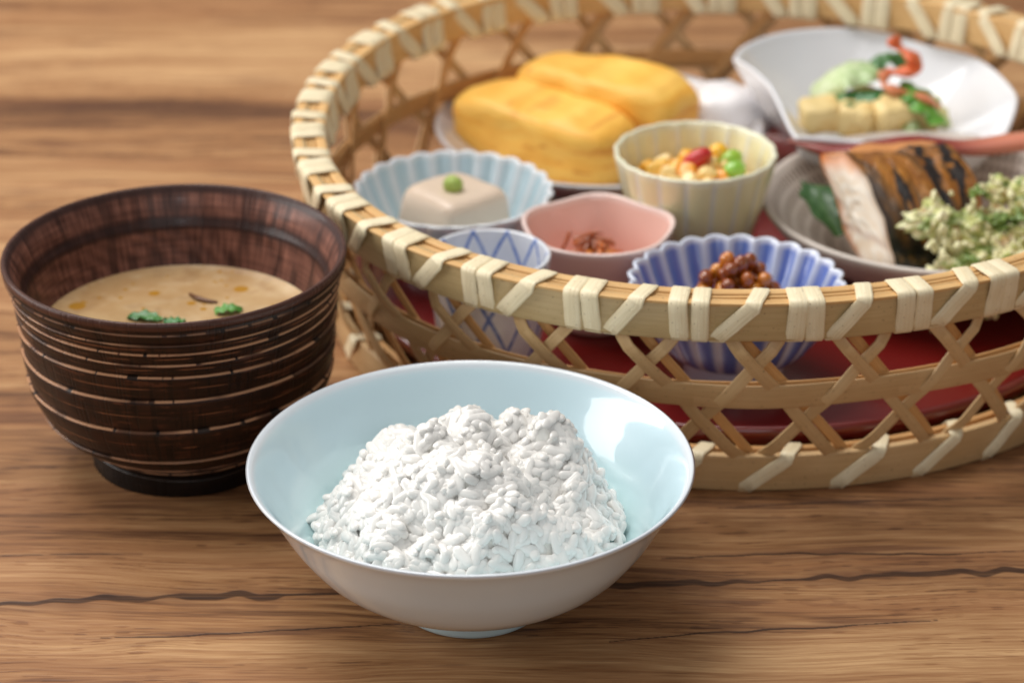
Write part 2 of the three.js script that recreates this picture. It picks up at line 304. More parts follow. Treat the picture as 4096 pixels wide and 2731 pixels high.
// ------------------------------------------------------------------ wooden soup bowl
const SB = [-9.83, 0, 9.7];
const RIDGE = [0.62, 1.0, 1.38, 1.95, 3.05, 4.03, 4.8, 5.25, 5.62, 5.93, 6.3];
{
  const t = thing('soup_bowl', 'dark brown turned wooden bowl with ridged sides holding miso soup', 'bowl', SB);
  const rad = (h) => { const K = [[0, 2.83], [0.55, 2.78], [0.8, 2.88], [1.15, 3.3], [1.6, 3.9], [2.1, 4.22], [2.8, 4.44], [3.6, 4.54], [4.6, 4.6], [5.4, 4.7], [6, 4.83], [6.4, 4.97], [6.7, 5.02]]; for (let i = 1; i < K.length; i++) if (h <= K[i][0]) return lerp(K[i - 1][1], K[i][1], (h - K[i - 1][0]) / (K[i][0] - K[i - 1][0])); return 5.02; };
  const outer = [[0, 0.25], [2.4, 0.25], [2.5, 0], [2.8, 0]];
  const stops = [0.04, ...RIDGE];
  for (let i = 0; i < stops.length - 1; i++) {
    const a = stops[i], b = stops[i + 1], n = 7, st = b - a > 0.5 ? 0.1 : 0.06;
    for (let k = 0; k <= n; k++) { const f = k / n, h = lerp(a, b, f); outer.push([rad(h) + st * (f - 0.35) + 0.02 * Math.sin(f * Math.PI), h - (k === n ? 0.015 : 0)]); }
    outer.push([rad(b) - st * 0.2, b + 0.02]);
  }
  outer.push([4.96, 6.42], [5.0, 6.5], [5.015, 6.58], [4.99, 6.66], [4.93, 6.69]);
  const nO = outer.length;
  const inner = [[4.93, 6.69], [4.86, 6.66], [4.8, 6.56], [4.72, 6.4], [4.62, 6.2], [4.54, 5.98], [4.49, 5.8], [4.43, 5.64], [4.38, 5.58], [4.36, 5.5], [4.33, 5.3], [4.24, 4.95], [4.12, 4.5], [3.98, 4.1], [3.6, 3.3], [3.0, 2.6], [2, 2], [0, 1.8]];
  const prof = [...outer, ...inner.slice(1)];
  const L = [0]; for (let i = 1; i < prof.length; i++) L[i] = L[i - 1] + Math.hypot(prof[i][0] - prof[i - 1][0], prof[i][1] - prof[i - 1][1]);
  const tot = L[L.length - 1]; let seg = 1;
  const at = (v) => { const s = v * tot; let i = 1; while (i < prof.length - 1 && L[i] < s) i++; const f = clamp((s - L[i - 1]) / (L[i] - L[i - 1] || 1)); return { y: lerp(prof[i - 1][1], prof[i][1], f), inside: s > L[nO - 1] + 0.06, i }; };
  const H = 1024, rows = Array.from({ length: H }, (_, j) => at((j + 0.5) / H));
  const bumps = new Uint8Array(2048 * H);
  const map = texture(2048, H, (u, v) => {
    const row = Math.min(H - 1, Math.floor(v * H)), { y, inside } = rows[row], a = u * TAU, X = Math.cos(a) * 4.6, Z = -Math.sin(a) * 4.6;
    let c, b = 0.6;
    if (!inside) {
      // grain of the blank: vertical pores, broad figure from the growth rings
      const ring = Math.sin((X * 1.1 + 0.35 * Z + y * 0.5 + (fbm3(X * 0.3, y * 0.4, Z * 0.3, 2, 80) - 0.5) * 4) * 5.2);
      const pore = vn2(u * 520, y * 0.9, 81), fleck = fbm2(u * 170, y * 2.2, 3, 82), hor = fbm2(u * 14, y * 16, 3, 83);
      c = mix3([19, 11, 7], [66, 34, 20], clamp(0.42 * fleck + 0.55 * hor - 0.02 + ring * 0.08));
      c = mix3(c, [18, 11, 9], sstep(0.62, 0.85, pore) * 0.55);
      const worn = sstep(0.56, 0.7, hor) * sstep(0.5, 0.72, fbm2(u * 60, y * 5, 3, 84)); c = mix3(c, [128, 76, 52], worn * 0.5);
      b = 0.6 - 0.3 * sstep(0.62, 0.85, pore) + 0.2 * (hor - 0.5);
      for (const r of RIDGE) {
        const d = y - r; if (d < -0.16 || d > 0.14) continue;
        const brk = sstep(0.1, 0.16, vn2(u * 130 + r * 31, r * 7, 85)) * (0.35 + 0.65 * sstep(0.25, 0.5, fbm2(u * 26 + r * 13, r * 3, 2, 86))), wid = 0.018 + 0.02 * vn2(u * 33, r * 11, 87);
        const k = (1 - sstep(wid * 0.6, wid, Math.abs(d + 0.005))) * Math.max(brk, 0.25) * (r > 6.2 ? 0.6 : 1) * (r < 2.2 ? 0.75 : 1);
        c = mix3(c, [206, 152, 112], k * 0.95);
        const tick = sstep(0.86, 0.9, vn2(u * 150 + r * 5, r * 3.3, 88)) * (1 - sstep(0.02, 0.1, Math.abs(d))); c = mix3(c, [14, 9, 7], tick * 0.8); b -= tick * 0.4;
      }
      for (const r of [2.5, 3.55, 4.42, 5.04, 5.44, 5.78]) { const d = Math.abs(y - r - (vn2(u * 9, r, 96) - 0.5) * 0.1); c = mix3(c, [150, 98, 66], (1 - sstep(0.012, 0.03, d)) * 0.75 * sstep(0.35, 0.6, fbm2(u * 34 + r * 7, r, 3, 97))); b -= (1 - sstep(0.02, 0.06, d)) * 0.25; }
      c = mix3(c, [13, 8, 6], 0.75 * sstep(1.0, 0.6, y));  // foot painted darker: the shade under the bowl put into the colour
      if (y > 6.44) c = mix3([66, 40, 32], [92, 58, 46], fbm2(u * 60, y * 20, 2, 89));
    } else {
      const figure = Math.sin((X * 0.9 - Z * 0.4 + y * 0.9 + (fbm3(X * 0.35 + 5, y * 0.5, Z * 0.35, 2, 90) - 0.5) * 5) * 6.5);
      const hatch = vn2(u * 640, y * 1.6, 91), arcs = fbm2(u * 22, y * 13, 3, 92), ply = vn2(u * 150, y * 0.7, 93);
      c = mix3([66, 38, 30], [162, 110, 92], clamp(0.5 + figure * 0.1 + (hatch - 0.5) * 0.55 + (arcs - 0.5) * 0.5));
      c = mix3(c, [38, 22, 18], sstep(0.58, 0.8, ply) * 0.4); b = 0.5 + figure * 0.15 + (hatch - 0.5) * 0.4;
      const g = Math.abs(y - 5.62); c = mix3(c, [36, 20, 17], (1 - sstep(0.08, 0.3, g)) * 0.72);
      if (y > 6.4) c = mix3(c, [58, 38, 34], sstep(6.4, 6.55, y) * 0.85);
    }
    bumps[row * 2048 + Math.min(2047, Math.floor(u * 2048))] = clamp(b) * 255;
    return c;
  }, { wrapT: THREE.ClampToEdgeWrapping });
  const bump = texture(2048, H, (u, v) => { const b = bumps[Math.floor(v * H) * 2048 + Math.floor(u * 2048)]; return [b, b, b]; }, { srgb: false, wrapT: THREE.ClampToEdgeWrapping });
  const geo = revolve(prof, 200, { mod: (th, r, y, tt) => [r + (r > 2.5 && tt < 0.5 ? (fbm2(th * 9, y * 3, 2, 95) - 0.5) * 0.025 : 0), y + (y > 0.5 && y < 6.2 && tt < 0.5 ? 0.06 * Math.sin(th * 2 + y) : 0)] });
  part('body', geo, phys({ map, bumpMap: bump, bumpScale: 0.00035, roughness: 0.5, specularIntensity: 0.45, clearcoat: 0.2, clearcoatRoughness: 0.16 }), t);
}
{ // soup
  const t = thing('miso_soup', 'cloudy beige miso soup inside the dark wooden bowl', 'soup', [SB[0], 0, SB[2]]);
  const R = rng(5), spots = Array.from({ length: 46 }, () => [R() * 7.6 - 3.8, R() * 7.6 - 3.8, 0.03 + 0.05 * R()]);
  spots.push([-3.2, -1.3, 0.3], [-1.0, -2.2, 0.2], [1.6, -2.5, 0.26], [0.2, -1.5, 0.16], [0.6, -1.1, 0.12]);
  const map = texture(1024, 1024, (u, v) => {
    const x = (u - 0.5) * 8.4, z = (0.5 - v) * 8.4, n = fbm2(x * 0.8, z * 0.8, 4, 101), m = fbm2(x * 2.4 + 9, z * 2.4, 3, 102);
    let c = mix3([192, 152, 104], [222, 190, 144], clamp(n * 1.5 - 0.25)); c = mix3(c, [232, 210, 178], sstep(0.45, 0.8, m) * 0.25); c = mix3(c, [150, 112, 78], sstep(0.58, 0.75, fbm2(x * 1.3, z * 1.6 + 5, 3, 103)) * 0.2);
    for (const s of spots) { const d = Math.hypot(x - s[0], (z - s[1])); if (d < s[2]) c = mix3(c, [186, 128, 28], 0.75 * (1 - sstep(s[2] * 0.7, s[2], d))); }
    return c;
  });
  const pr = []; for (let i = 0; i <= 24; i++) { const r = 4.08 * i / 24; pr.push([r, i === 24 ? 0.1 : i === 23 ? 0.035 : 0]); }
  const g = revolve(pr.reverse(), 96), P = g.attributes.position, U = g.attributes.uv;
  for (let i = 0; i < P.count; i++) U.setXY(i, P.getX(i) / 8.4 + 0.5, 0.5 - P.getZ(i) / 8.4);
  g.translate(0, 4.25, 0);
  part('liquid', g, phys({ map, roughness: 0.18, clearcoat: 1, clearcoatRoughness: 0.03, ior: 1.34 }), t);
  const float = (name, label, pts, w, seed, a, b) => single(name, leafGeo(pts, w, { th: 0.06, crumple: 0.07, cup: 0.05, seed, color: veined(a, b, b) }), phys({ vertexColors: true, roughness: 0.5, clearcoat: 0.35, clearcoatRoughness: 0.2 }), label, 'scallion', [0, 0, 0]);
  float('scallion_slice', 'dark green scallion piece floating left in the miso soup', [[-11.4, 4.3, 9.25], [-10.9, 4.36, 9.3], [-10.35, 4.3, 9.45]], 0.5, 61, [46, 108, 44], [78, 138, 58]);
  float('scallion_slice', 'small dark green scallion flake floating between two larger ones', [[-10.3, 4.29, 9.6], [-10.0, 4.33, 9.6], [-9.65, 4.29, 9.55]], 0.4, 63, [38, 104, 38], [64, 136, 52]);
  float('scallion_slice', 'bright green scallion piece floating right in the miso soup', [[-8.85, 4.3, 8.95], [-8.45, 4.4, 8.85], [-8.05, 4.3, 8.7]], 0.5, 62, [104, 164, 58], [76, 138, 50]);
  single('mushroom_shred', sweep(curveFrames([[-9.75, 4.29, 7.6], [-9.5, 4.33, 7.95], [-9.15, 4.31, 8.15], [-8.85, 4.29, 8.2]], 14), 0.13, 0.1, { taper: (t) => 0.4 + 0.6 * Math.sin(Math.PI * (0.1 + 0.8 * t)) }), phys({ color: lin(118, 76, 44), roughness: 0.45, clearcoat: 0.5 }), 'thin brown mushroom shred floating on the miso soup', 'mushroom');
}

// ------------------------------------------------------------------ bamboo basket
const BC = [7.35, -1.3];
const FOUR = [0, -0.081, -0.168, -0.022, -0.077, 0.254, -0.053, -0.068, -0.076];
function wallR(th, h) {
  const K = [[-1, 13.36], [0, 13.42], [1.3, 13.62], [3.45, 14.12], [5.4, 14.52], [6.6, 14.744], [8, 14.9]]; let r = 0;
  for (let i = 1; i < K.length; i++) if (h <= K[i][0] || i === K.length - 1) { r = lerp(K[i - 1][1], K[i][1], (h - K[i - 1][0]) / (K[i][0] - K[i - 1][0])); break; }
  const w = clamp(0.25 + 0.75 * h / 6.6);
  for (let k = 1; k <= 4; k++) r += w * (FOUR[2 * k - 1] * Math.cos(k * th) + FOUR[2 * k] * Math.sin(k * th));
  return r;
}
const bp = (th, h, off = 0) => { const r = wallR(th, h) + off; return new THREE.Vector3(r * Math.cos(th), h, r * Math.sin(th)); };   // relative to the basket centre
{
  const t = thing('bamboo_basket', 'round woven bamboo basket tray with bound rim holding the small dishes', 'basket', [BC[0], 0, BC[1]]);
  const fib = (seed, lo, hi) => texture(512, 256, (u, v) => {
    const a = fbm2(u * 3, v * 60, 3, seed), b = vn2(u * 8, v * 160, seed + 4), d = fbm2(u * 5, v * 3, 3, seed + 7), sp = sstep(0.8, 0.92, fbm2(u * 70, v * 40, 2, seed + 9));
    return mix3(mix3(lo, hi, clamp(0.2 + a * 0.55 + (b - 0.5) * 0.25 + (d - 0.5) * 0.6)), [110, 82, 52], sp * 0.5);
  });
  const fibBump = texture(512, 256, (u, v) => { const k = 255 * (0.5 * fbm2(u * 3, v * 70, 3, 411) + 0.5 * vn2(u * 6, v * 130, 412)); return [k, k, k]; }, { srgb: false });
  const M = {
    skin: phys({ map: fib(401, [186, 158, 110], [212, 186, 138]), bumpMap: fibBump, bumpScale: 0.00012, roughness: 0.42, clearcoat: 0.3, clearcoatRoughness: 0.25 }),
    flesh: std({ map: fib(402, [206, 156, 94], [238, 198, 138]), bumpMap: fibBump, bumpScale: 0.0002, roughness: 0.6 }),
    strip: phys({ map: fib(403, [194, 156, 106], [226, 192, 142]), bumpMap: fibBump, bumpScale: 0.00012, roughness: 0.5, clearcoat: 0.15, clearcoatRoughness: 0.3 }),
    inner: std({ map: fib(404, [196, 142, 84], [226, 180, 120]), bumpMap: fibBump, bumpScale: 0.00015, roughness: 0.62 }),
    bind: [405, 406, 407].map((s) => phys({ map: fib(s, [228, 208, 166], [250, 238, 206]), bumpMap: fibBump, bumpScale: 0.00022, roughness: 0.5, clearcoat: 0.15, clearcoatRoughness: 0.3 })),
  };
  const UP = new THREE.Vector3(0, 1, 0);
  const radial = (th) => new THREE.Vector3(Math.cos(th), 0, Math.sin(th));
  const hoop = (h, off, wig = 0, seed = 0, n = 180) => Array.from({ length: n }, (_, i) => { const th = i / n * TAU; const k = wig * (fbm2(Math.cos(th) * 3 + 5, Math.sin(th) * 3 + 5, 2, seed) - 0.5); return { p: bp(th, h + k, off), s: UP, n: radial(th) }; });
  // rim: outer hoop, two core laths, inner hoop
  part('rim_outer_hoop', sweep(hoop(6.0, -0.15), 1.2, 0.28, { closed: true, cham: 0.16 }), M.skin, t);
  part('rim_edge', sweep(hoop(6.58, -0.155, 0.03, 3), 0.09, 0.27, { closed: true, cham: 0.2 }), M.flesh, t);
  part('rim_lath', sweep(hoop(6.03, -0.355, 0.06, 1), 1.08, 0.1, { closed: true, cham: 0.2 }), M.flesh, t);
  part('rim_lath', sweep(hoop(6.0, -0.49, 0.1, 2), 1.16, 0.13, { closed: true, cham: 0.2 }), M.flesh, t);
  part('rim_inner_hoop', sweep(hoop(6.03, -0.77, 0.04, 4), 1.2, 0.36, { closed: true, cham: 0.16 }), M.flesh, t);
  // base ring
  part('base_hoop', sweep(hoop(0.6, -0.14), 1.16, 0.28, { closed: true, cham: 0.16 }), M.strip, t);
  part('base_inner_hoop', sweep(hoop(0.62, -0.6), 1.1, 0.24, { closed: true, cham: 0.16 }), M.inner, t);
  // middle band in two laths
  part('middle_band', sweep(hoop(3.42, -0.03, 0.16, 9), 0.72, 0.09, { closed: true, cham: 0.2 }), M.strip, t);
  part('middle_inner_band', sweep(hoop(3.5, -0.26, 0.1, 10), 0.6, 0.08, { closed: true, cham: 0.2 }), M.inner, t);
  // diagonal strips
  const R = rng(77), NS = 29, step = TAU / NS, phi0 = 1.549;
  for (let k = 0; k < NS; k++) for (const [dir, layer] of [[1, 0], [-1, 0], [1, 1]]) {
    const mid = phi0 + k * step + (dir < 0 ? step / 2 : 0) + (layer ? -0.14 * step : 0) + (R() - 0.5) * 0.014, sl = (0.81 + (R() - 0.5) * 0.07) / 14.1, fr = [], n = 22;
    for (let i = 0; i <= n; i++) {
      const h = lerp(0.45, 5.7, i / n), w = Math.exp(-(((h - 3.45) / 0.5) ** 2)), th = mid + dir * sl * (h - 3.45);
      const off = layer ? (dir > 0 ? -0.4 : -0.33) + 0.02 : dir > 0 ? lerp(0.06, -0.14, w) : lerp(-0.07, 0.08, w);
      const clampIn = -0.42 * (sstep(5.0, 5.5, h)) - 0.28 * (1 - sstep(1.0, 1.6, h));
      fr.push({ p: bp(th, h, off + (layer ? 0.5 : 1) * clampIn * (layer ? 0.3 : 0.95)), th });
    }
    fr.forEach((f, i) => { const a = fr[Math.max(0, i - 1)].p, b = fr[Math.min(n, i + 1)].p, T = b.clone().sub(a).normalize(), nn = radial(f.th); nn.addScaledVector(T, -nn.dot(T)).normalize(); f.n = nn; f.s = new THREE.Vector3().crossVectors(T, nn).normalize(); });
    part('wall_strip', sweep(fr, (layer ? 0.3 : 0.34) + R() * 0.06, 0.075, { cham: 0.2 }), layer ? M.inner : M.strip, t);
  }
  // bottom: three directions of flat strips
  for (let d = 0; d < 3; d++) for (let k = -4; k <= 4; k++) {
    const a = d * Math.PI / 3 + 0.2, o = k * 2.9 + 0.7, l = Math.sqrt(Math.max(0, 12.9 ** 2 - o * o)); if (l < 2) continue;
    const u = new THREE.Vector3(Math.cos(a), 0, Math.sin(a)), v = new THREE.Vector3(-Math.sin(a), 0, Math.cos(a)), fr = [];
    for (let i = 0; i <= 6; i++) fr.push({ p: u.clone().multiplyScalar(lerp(-l, l, i / 6)).addScaledVector(v, o).setY(0.28 + d * 0.1), s: v, n: UP });
    part('bottom_strip', sweep(fr, 0.55, 0.08, { cham: 0.2 }), M.inner, t);
  }
  // bindings: closed straps round the rim and the base ring
  function strap(th0, shift, w, top, bot, out, inn, R0) {
    const rc = 0.1, e = 0.045, pts = [];                            // section walked: outer face up, over the top, down inside, under
    const add = (a, h, na, nh, f) => pts.push({ a: a + na * e, h: h + nh * e, na, nh, f });
    const seg = (a0, h0, a1, h1, na, nh, f0, f1, n) => { for (let i = 0; i <= n; i++) add(lerp(a0, a1, i / n), lerp(h0, h1, i / n), na, nh, lerp(f0, f1, i / n)); };
    const q = Math.SQRT1_2, c = rc * (1 - q);
    seg(out, bot + rc, out, top - rc, 1, 0, 0, 1, 5); add(out - c, top - c, q, q, 1.02);
    seg(out - rc, top, inn + rc, top, 0, 1, 1.05, 1.3, 4); add(inn + c, top - c, -q, q, 1.3);
    seg(inn, top - rc, inn, bot + rc, -1, 0, 1.3, 0.15, 4); add(inn + c, bot + c, -q, -q, 0.1);
    seg(inn + rc, bot, out - rc, bot, 0, -1, 0.1, 0, 3); add(out - c, bot + c, q, -q, 0);
    const fr = pts.map((k) => { const th = th0 + shift * k.f; return { p: bp(th, k.h, k.a + 0.012 * Math.sin(k.h * 9 + R0)), n: radial(th).multiplyScalar(k.na).addScaledVector(UP, k.nh) }; });
    fr.forEach((f, i) => { const T = fr[(i + 1) % fr.length].p.clone().sub(fr[(i + fr.length - 1) % fr.length].p).normalize(); f.n.addScaledVector(T, -f.n.dot(T)).normalize(); f.s = new THREE.Vector3().crossVectors(T, f.n).normalize(); });
    return sweep(fr, w, 0.11, { closed: true, cham: 0.42 });
  }
  const th1 = 1.508;
  for (let k = 0; k < NS; k++) {
    const th = th1 + k * step + (R() - 0.5) * 0.018, b = () => M.bind[Math.floor(R() * 3)];
    part('rim_binding', strap(th + 0.0195, (R() - 0.5) * 0.008, 0.51 + R() * 0.05, 6.63, 5.4, 0, -0.95, k), b(), t);
    part('rim_binding', strap(th - 0.0195, (R() - 0.5) * 0.008, 0.5 + R() * 0.05, 6.63, 5.4, 0, -0.95, k + 2), b(), t);
    part('rim_binding', strap(th - 0.052 - R() * 0.006, -(0.045 + R() * 0.026), 0.48 + R() * 0.06, 6.63, 5.4, 0.01, -0.95, k + 4), b(), t);
  }
  for (let k = 0; k < 32; k++) part('base_binding', strap(1.607 + k * TAU / 32 + (R() - 0.5) * 0.02, -0.07 - R() * 0.02, 0.42 + R() * 0.06, 1.2, 0.03, 0, -0.72, k), M.bind[k % 3], t);
}

// ------------------------------------------------------------------ lacquer tray
const TOP = 1.05;                                                   // height of the tray's floor
{
  const t = thing('lacquer_tray', 'round red lacquer tray inside the bamboo basket under the dishes', 'tray', [7.3, 0, -1.3]);
  const wear = texture(1024, 128, (u, v) => { const n = fbm2(u * 50, v * 30, 3, 500), k = sstep(0.74, 0.8, n) * sstep(0.45, 0.7, v) * sstep(0.5, 0.62, fbm2(u * 9, 1, 2, 501)); return mix3(mix3([96, 16, 12], [122, 26, 20], fbm2(u * 30, v * 3, 3, 502)), [196, 150, 130], k * 0.7); });
  part('floor', revolve([[0, TOP - 0.3], [11.6, TOP - 0.3], [11.75, TOP - 0.1], [11.7, TOP], [0, TOP]], 128), phys({ color: lin(112, 16, 12), roughness: 0.34, clearcoat: 0.4, clearcoatRoughness: 0.12 }), t);
  part('rim', revolve(smoothProf([[11.65, TOP - 0.35], [12.1, TOP - 0.32], [12.45, TOP + 0.1], [12.55, TOP + 0.42], [12.45, TOP + 0.56], [12.25, TOP + 0.5], [12.0, TOP + 0.1], [11.62, TOP + 0.004]], 40), 160), phys({ map: wear, roughness: 0.3, clearcoat: 0.9, clearcoatRoughness: 0.15 }), t);
  part('foot', revolve([[10.4, TOP - 0.31], [10.4, 0.52], [11, 0.52], [11.2, TOP - 0.31]], 96), phys({ color: lin(14, 12, 12), roughness: 0.35, clearcoat: 0.6 }), t);
}

// ------------------------------------------------------------------ small dishes
// cup profile: outer then inner, from rim height/radius; foot ring as its own part
function dishProf(R, top, floorH, foot, { flare = 0.5, th = 0.16, belly = 0.5, lift = 0.35 } = {}) {
  const o = [], i = [], n = 18, y0 = TOP + lift;
  for (let k = 0; k <= n; k++) { const f = k / n; o.push([lerp(foot + 0.1, R, Math.pow(f, belly) * (1 - flare) + f * flare), lerp(y0, top, Math.pow(f, 1 + (1 - flare) * 0.6))]); }
  for (let k = 0; k <= n; k++) { const f = 1 - k / n; i.push([Math.max(0, lerp(foot + 0.1, R, Math.pow(f, belly) * (1 - flare) + f * flare) - th), lerp(y0 + th * 1.2, top, Math.pow(f, 1 + (1 - flare) * 0.6))]); }
  return [[0, y0], [foot * 0.6, y0], ...o, [R - th * 0.2, top + 0.05], [R - th * 0.75, top + 0.05], ...i, [foot * 0.5, y0 + th * 1.15], [0, y0 + th * 1.1]];
}
const footRing = (r, y1 = TOP + 0.45) => revolve([[r - 0.28, y1], [r - 0.25, TOP + 0.012], [r - 0.05, TOP + 0.012], [r + 0.02, TOP + 0.1], [r + 0.1, y1]], 72);

function fluted(name, label, at, R, top, foot, N, amp, cols, opt) {
  const t = thing(name, label, 'dish', [at[0], 0, at[1]]), [rib, pool, rimc, ] = cols.map((c) => linA(...c));
  const prof = dishProf(R, top, 0, foot, opt);
  const fin = []; for (let i = 0; i < prof.length - 1; i++) { fin.push(prof[i]); if (prof[i][0] > foot * 0.8) fin.push([(prof[i][0] + prof[i + 1][0]) / 2, (prof[i][1] + prof[i + 1][1]) / 2]); } fin.push(prof[prof.length - 1]);
  const geo = revolve(fin, N * 14, {
    mod: (th, r, y) => { const k = sstep(foot * 0.8, R, r), w = Math.abs(Math.sin(N * th / 2)); return [r + amp * (w - 0.6) * k, y + 0.05 * k * (w - 0.5)]; },
    color: (th, r, y) => { const w = Math.abs(Math.sin(N * th / 2)), k = sstep(foot * 0.75, foot * 1.3, r); const c = mix3(rib, pool, sstep(0.22, 0.9, w) * k * opt.tone + (1 - k) * 0.35 * opt.tone); return mix3(c, rimc, sstep(top - 0.16, top - 0.02, y)); },
  });
  part('body', geo, glaze({ vertexColors: true }), t);
  part('foot', footRing(foot, TOP + (opt.lift ?? 0.35) + 0.1), glaze({ color: lin(...cols[0]) }), t);
  return t;
}
fluted('fluted_dish', 'pale blue fluted porcelain dish holding a beige tofu block', [-1.94, -1.15], 3.3, 4.0, 1.6, 24, 0.14, [[222, 232, 239], [180, 209, 221], [236, 241, 246]], { flare: 0.35, belly: 0.6, tone: 0.9 });
fluted('fluted_dish', 'deep blue chrysanthemum-shaped porcelain dish holding brown beans', [6.85, 6.75], 3.28, 4.35, 1.5, 24, 0.18, [[196, 206, 232], [84, 112, 192], [222, 228, 244]], { flare: 0.3, belly: 0.55, tone: 1, lift: 0.95 });
// cream cup
{
  const t = thing('cream_cup', 'cream yellow fluted cup holding diced corn and a red berry', 'cup', [6.02, 0, -0.65]), R = 2.68, top = 5.55, N = 18;
  const prof = dishProf(R, top, 0, 1.4, { flare: 0.75, belly: 0.55, th: 0.17 });
  const a = linA(238, 231, 184), b = linA(228, 229, 214), rimc = linA(240, 238, 208);
  part('body', revolve(prof, N * 14, { mod: (th, r, y) => { const k = sstep(1, R, r); return [r + 0.055 * k * (Math.abs(Math.sin(N * th / 2)) - 0.6), y]; }, color: (th, r, y) => { const w = Math.abs(Math.sin(N * th / 2)); return mix3(mix3(b, a, sstep(0.1, 0.45, w)), rimc, sstep(top - 0.15, top, y)); } }), glaze({ vertexColors: true }), t);
  part('foot', footRing(1.4), glaze({ color: lin(228, 222, 180) }), t);
}
// pink plum-blossom cup
{
  const t = thing('pink_cup', 'small pink five-lobed cup holding brown simmered kelp', 'cup', [2.74, 0, 2.75]), R = 2.44, top = 4.4;
  const prof = dishProf(R, top, 0, 1.3, { flare: 0.55, belly: 0.5, th: 0.17 });
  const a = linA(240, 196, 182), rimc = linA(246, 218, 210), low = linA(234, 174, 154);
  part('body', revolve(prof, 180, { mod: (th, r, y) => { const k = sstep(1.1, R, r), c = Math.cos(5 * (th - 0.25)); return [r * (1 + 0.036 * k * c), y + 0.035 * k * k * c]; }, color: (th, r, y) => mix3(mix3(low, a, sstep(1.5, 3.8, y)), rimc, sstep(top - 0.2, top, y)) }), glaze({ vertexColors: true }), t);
  part('foot', footRing(1.3), glaze({ color: lin(228, 178, 166) }), t);
}
// white cup with blue zigzag lines
{
  const t = thing('zigzag_cup', 'small white cup painted with thin blue zigzag lines behind the rim', 'cup', [-0.7, 0, 6.1]), R = 1.9, top = 4.9;
  const zig = texture(1024, 512, (u, v) => {
    const n = fbm2(u * 40, v * 30, 3, 600); let c = mix3([226, 229, 236], [236, 238, 243], n);
    const k = 10;
    for (const [v0, v1] of [[0.478, 0.16], [0.528, 0.86]]) { const f = (v - v0) / (v1 - v0); if (f < -0.02 || f > 1) continue; const g = Math.pow(Math.max(0, f), 0.9) * 1.25; for (const sgn of [1, -1]) { const ph = (((u * k + sgn * g + (vn2(u * 14, f * 5, 602) - 0.5) * 0.06) % 1) + 1) % 1, d = Math.min(ph, 1 - ph); if (d < 0.08) c = mix3(c, [92, 122, 196], (0.5 + 0.5 * vn2(u * 90, v * 60, 601)) * (1 - sstep(0.035, 0.075, d))); } }
    return c;
  });
  const prof = dishProf(R, top, 0, 1.2, { flare: 0.35, belly: 0.35, th: 0.16, lift: 0.45 });
  part('body', revolve(prof, 120), glaze({ map: zig }), t);
  part('foot', footRing(1.2), glaze({ color: lin(230, 233, 238) }), t);
}
// egg plate
{
  const t = thing('egg_plate', 'round grey-white speckled plate under the rolled omelette', 'plate', [3.1, 0, -9.45]);
  const map = texture(1024, 512, (u, v) => { const n = fbm2(u * 30, v * 14, 4, 610), s = sstep(0.72, 0.82, fbm2(u * 160, v * 60, 2, 611)), w = sstep(0.5, 0.7, fbm2(u * 9, v * 6, 3, 612)); return mix3(mix3(mix3([196, 192, 192], [226, 224, 226], n), [176, 166, 160], w * 0.4), [140, 118, 100], s * 0.6); });
  part('body', revolve(smoothProf([[0, 1.45], [2.6, 1.45], [3.4, 1.55], [4.8, 2.1], [5.7, 2.75], [5.98, 3.02], [6.0, 3.12], [5.9, 3.15], [5.6, 2.92], [4.7, 2.28], [3.4, 1.78], [2.4, 1.68], [0, 1.66]], 60), 128, { mod: (th, r, y) => [r * (1 + 0.012 * Math.sin(3 * th + 1)), y + (r > 4 ? 0.06 * Math.sin(2 * th) : 0)] }), glaze({ map }), t);
  part('foot', footRing(2.9, 1.6), glaze({ color: lin(200, 196, 192) }), t);
}
// fish plate
{
  const t = thing('fish_plate', 'round grey-beige plate with combed dash marks holding grilled fish', 'plate', [14.3, 0, -1.2]);
  const map = texture(2048, 1024, (u, v) => {
    const n = fbm2(u * 26, v * 16, 4, 620); let c = mix3([198, 184, 171], [224, 213, 202], n);
    if (v > 0.54 && v < 0.9) { const row = (v - 0.54) / 0.042, ri = Math.floor(row), fr = row - ri, cnt = 130 - ri * 6, ph = (u * cnt + ri * 0.37) % 1; const k = (1 - sstep(0.16, 0.34, Math.abs(ph - 0.5))) * (1 - sstep(0.28, 0.42, Math.abs(fr - 0.5))); c = mix3(c, [118, 100, 86], k * 0.75); }
    return c;
  });
  part('body', revolve(smoothProf([[0, 1.45], [2.6, 1.45], [3.6, 1.62], [4.9, 2.3], [5.7, 3.1], [6.0, 3.55], [6.02, 3.66], [5.9, 3.7], [5.55, 3.35], [4.75, 2.6], [3.5, 1.92], [2.4, 1.74], [0, 1.7]], 60), 128), glaze({ map, roughness: 0.45, clearcoat: 0.6, clearcoatRoughness: 0.2 }), t);
  part('foot', footRing(2.9, 1.6), glaze({ color: lin(150, 136, 124) }), t);
}
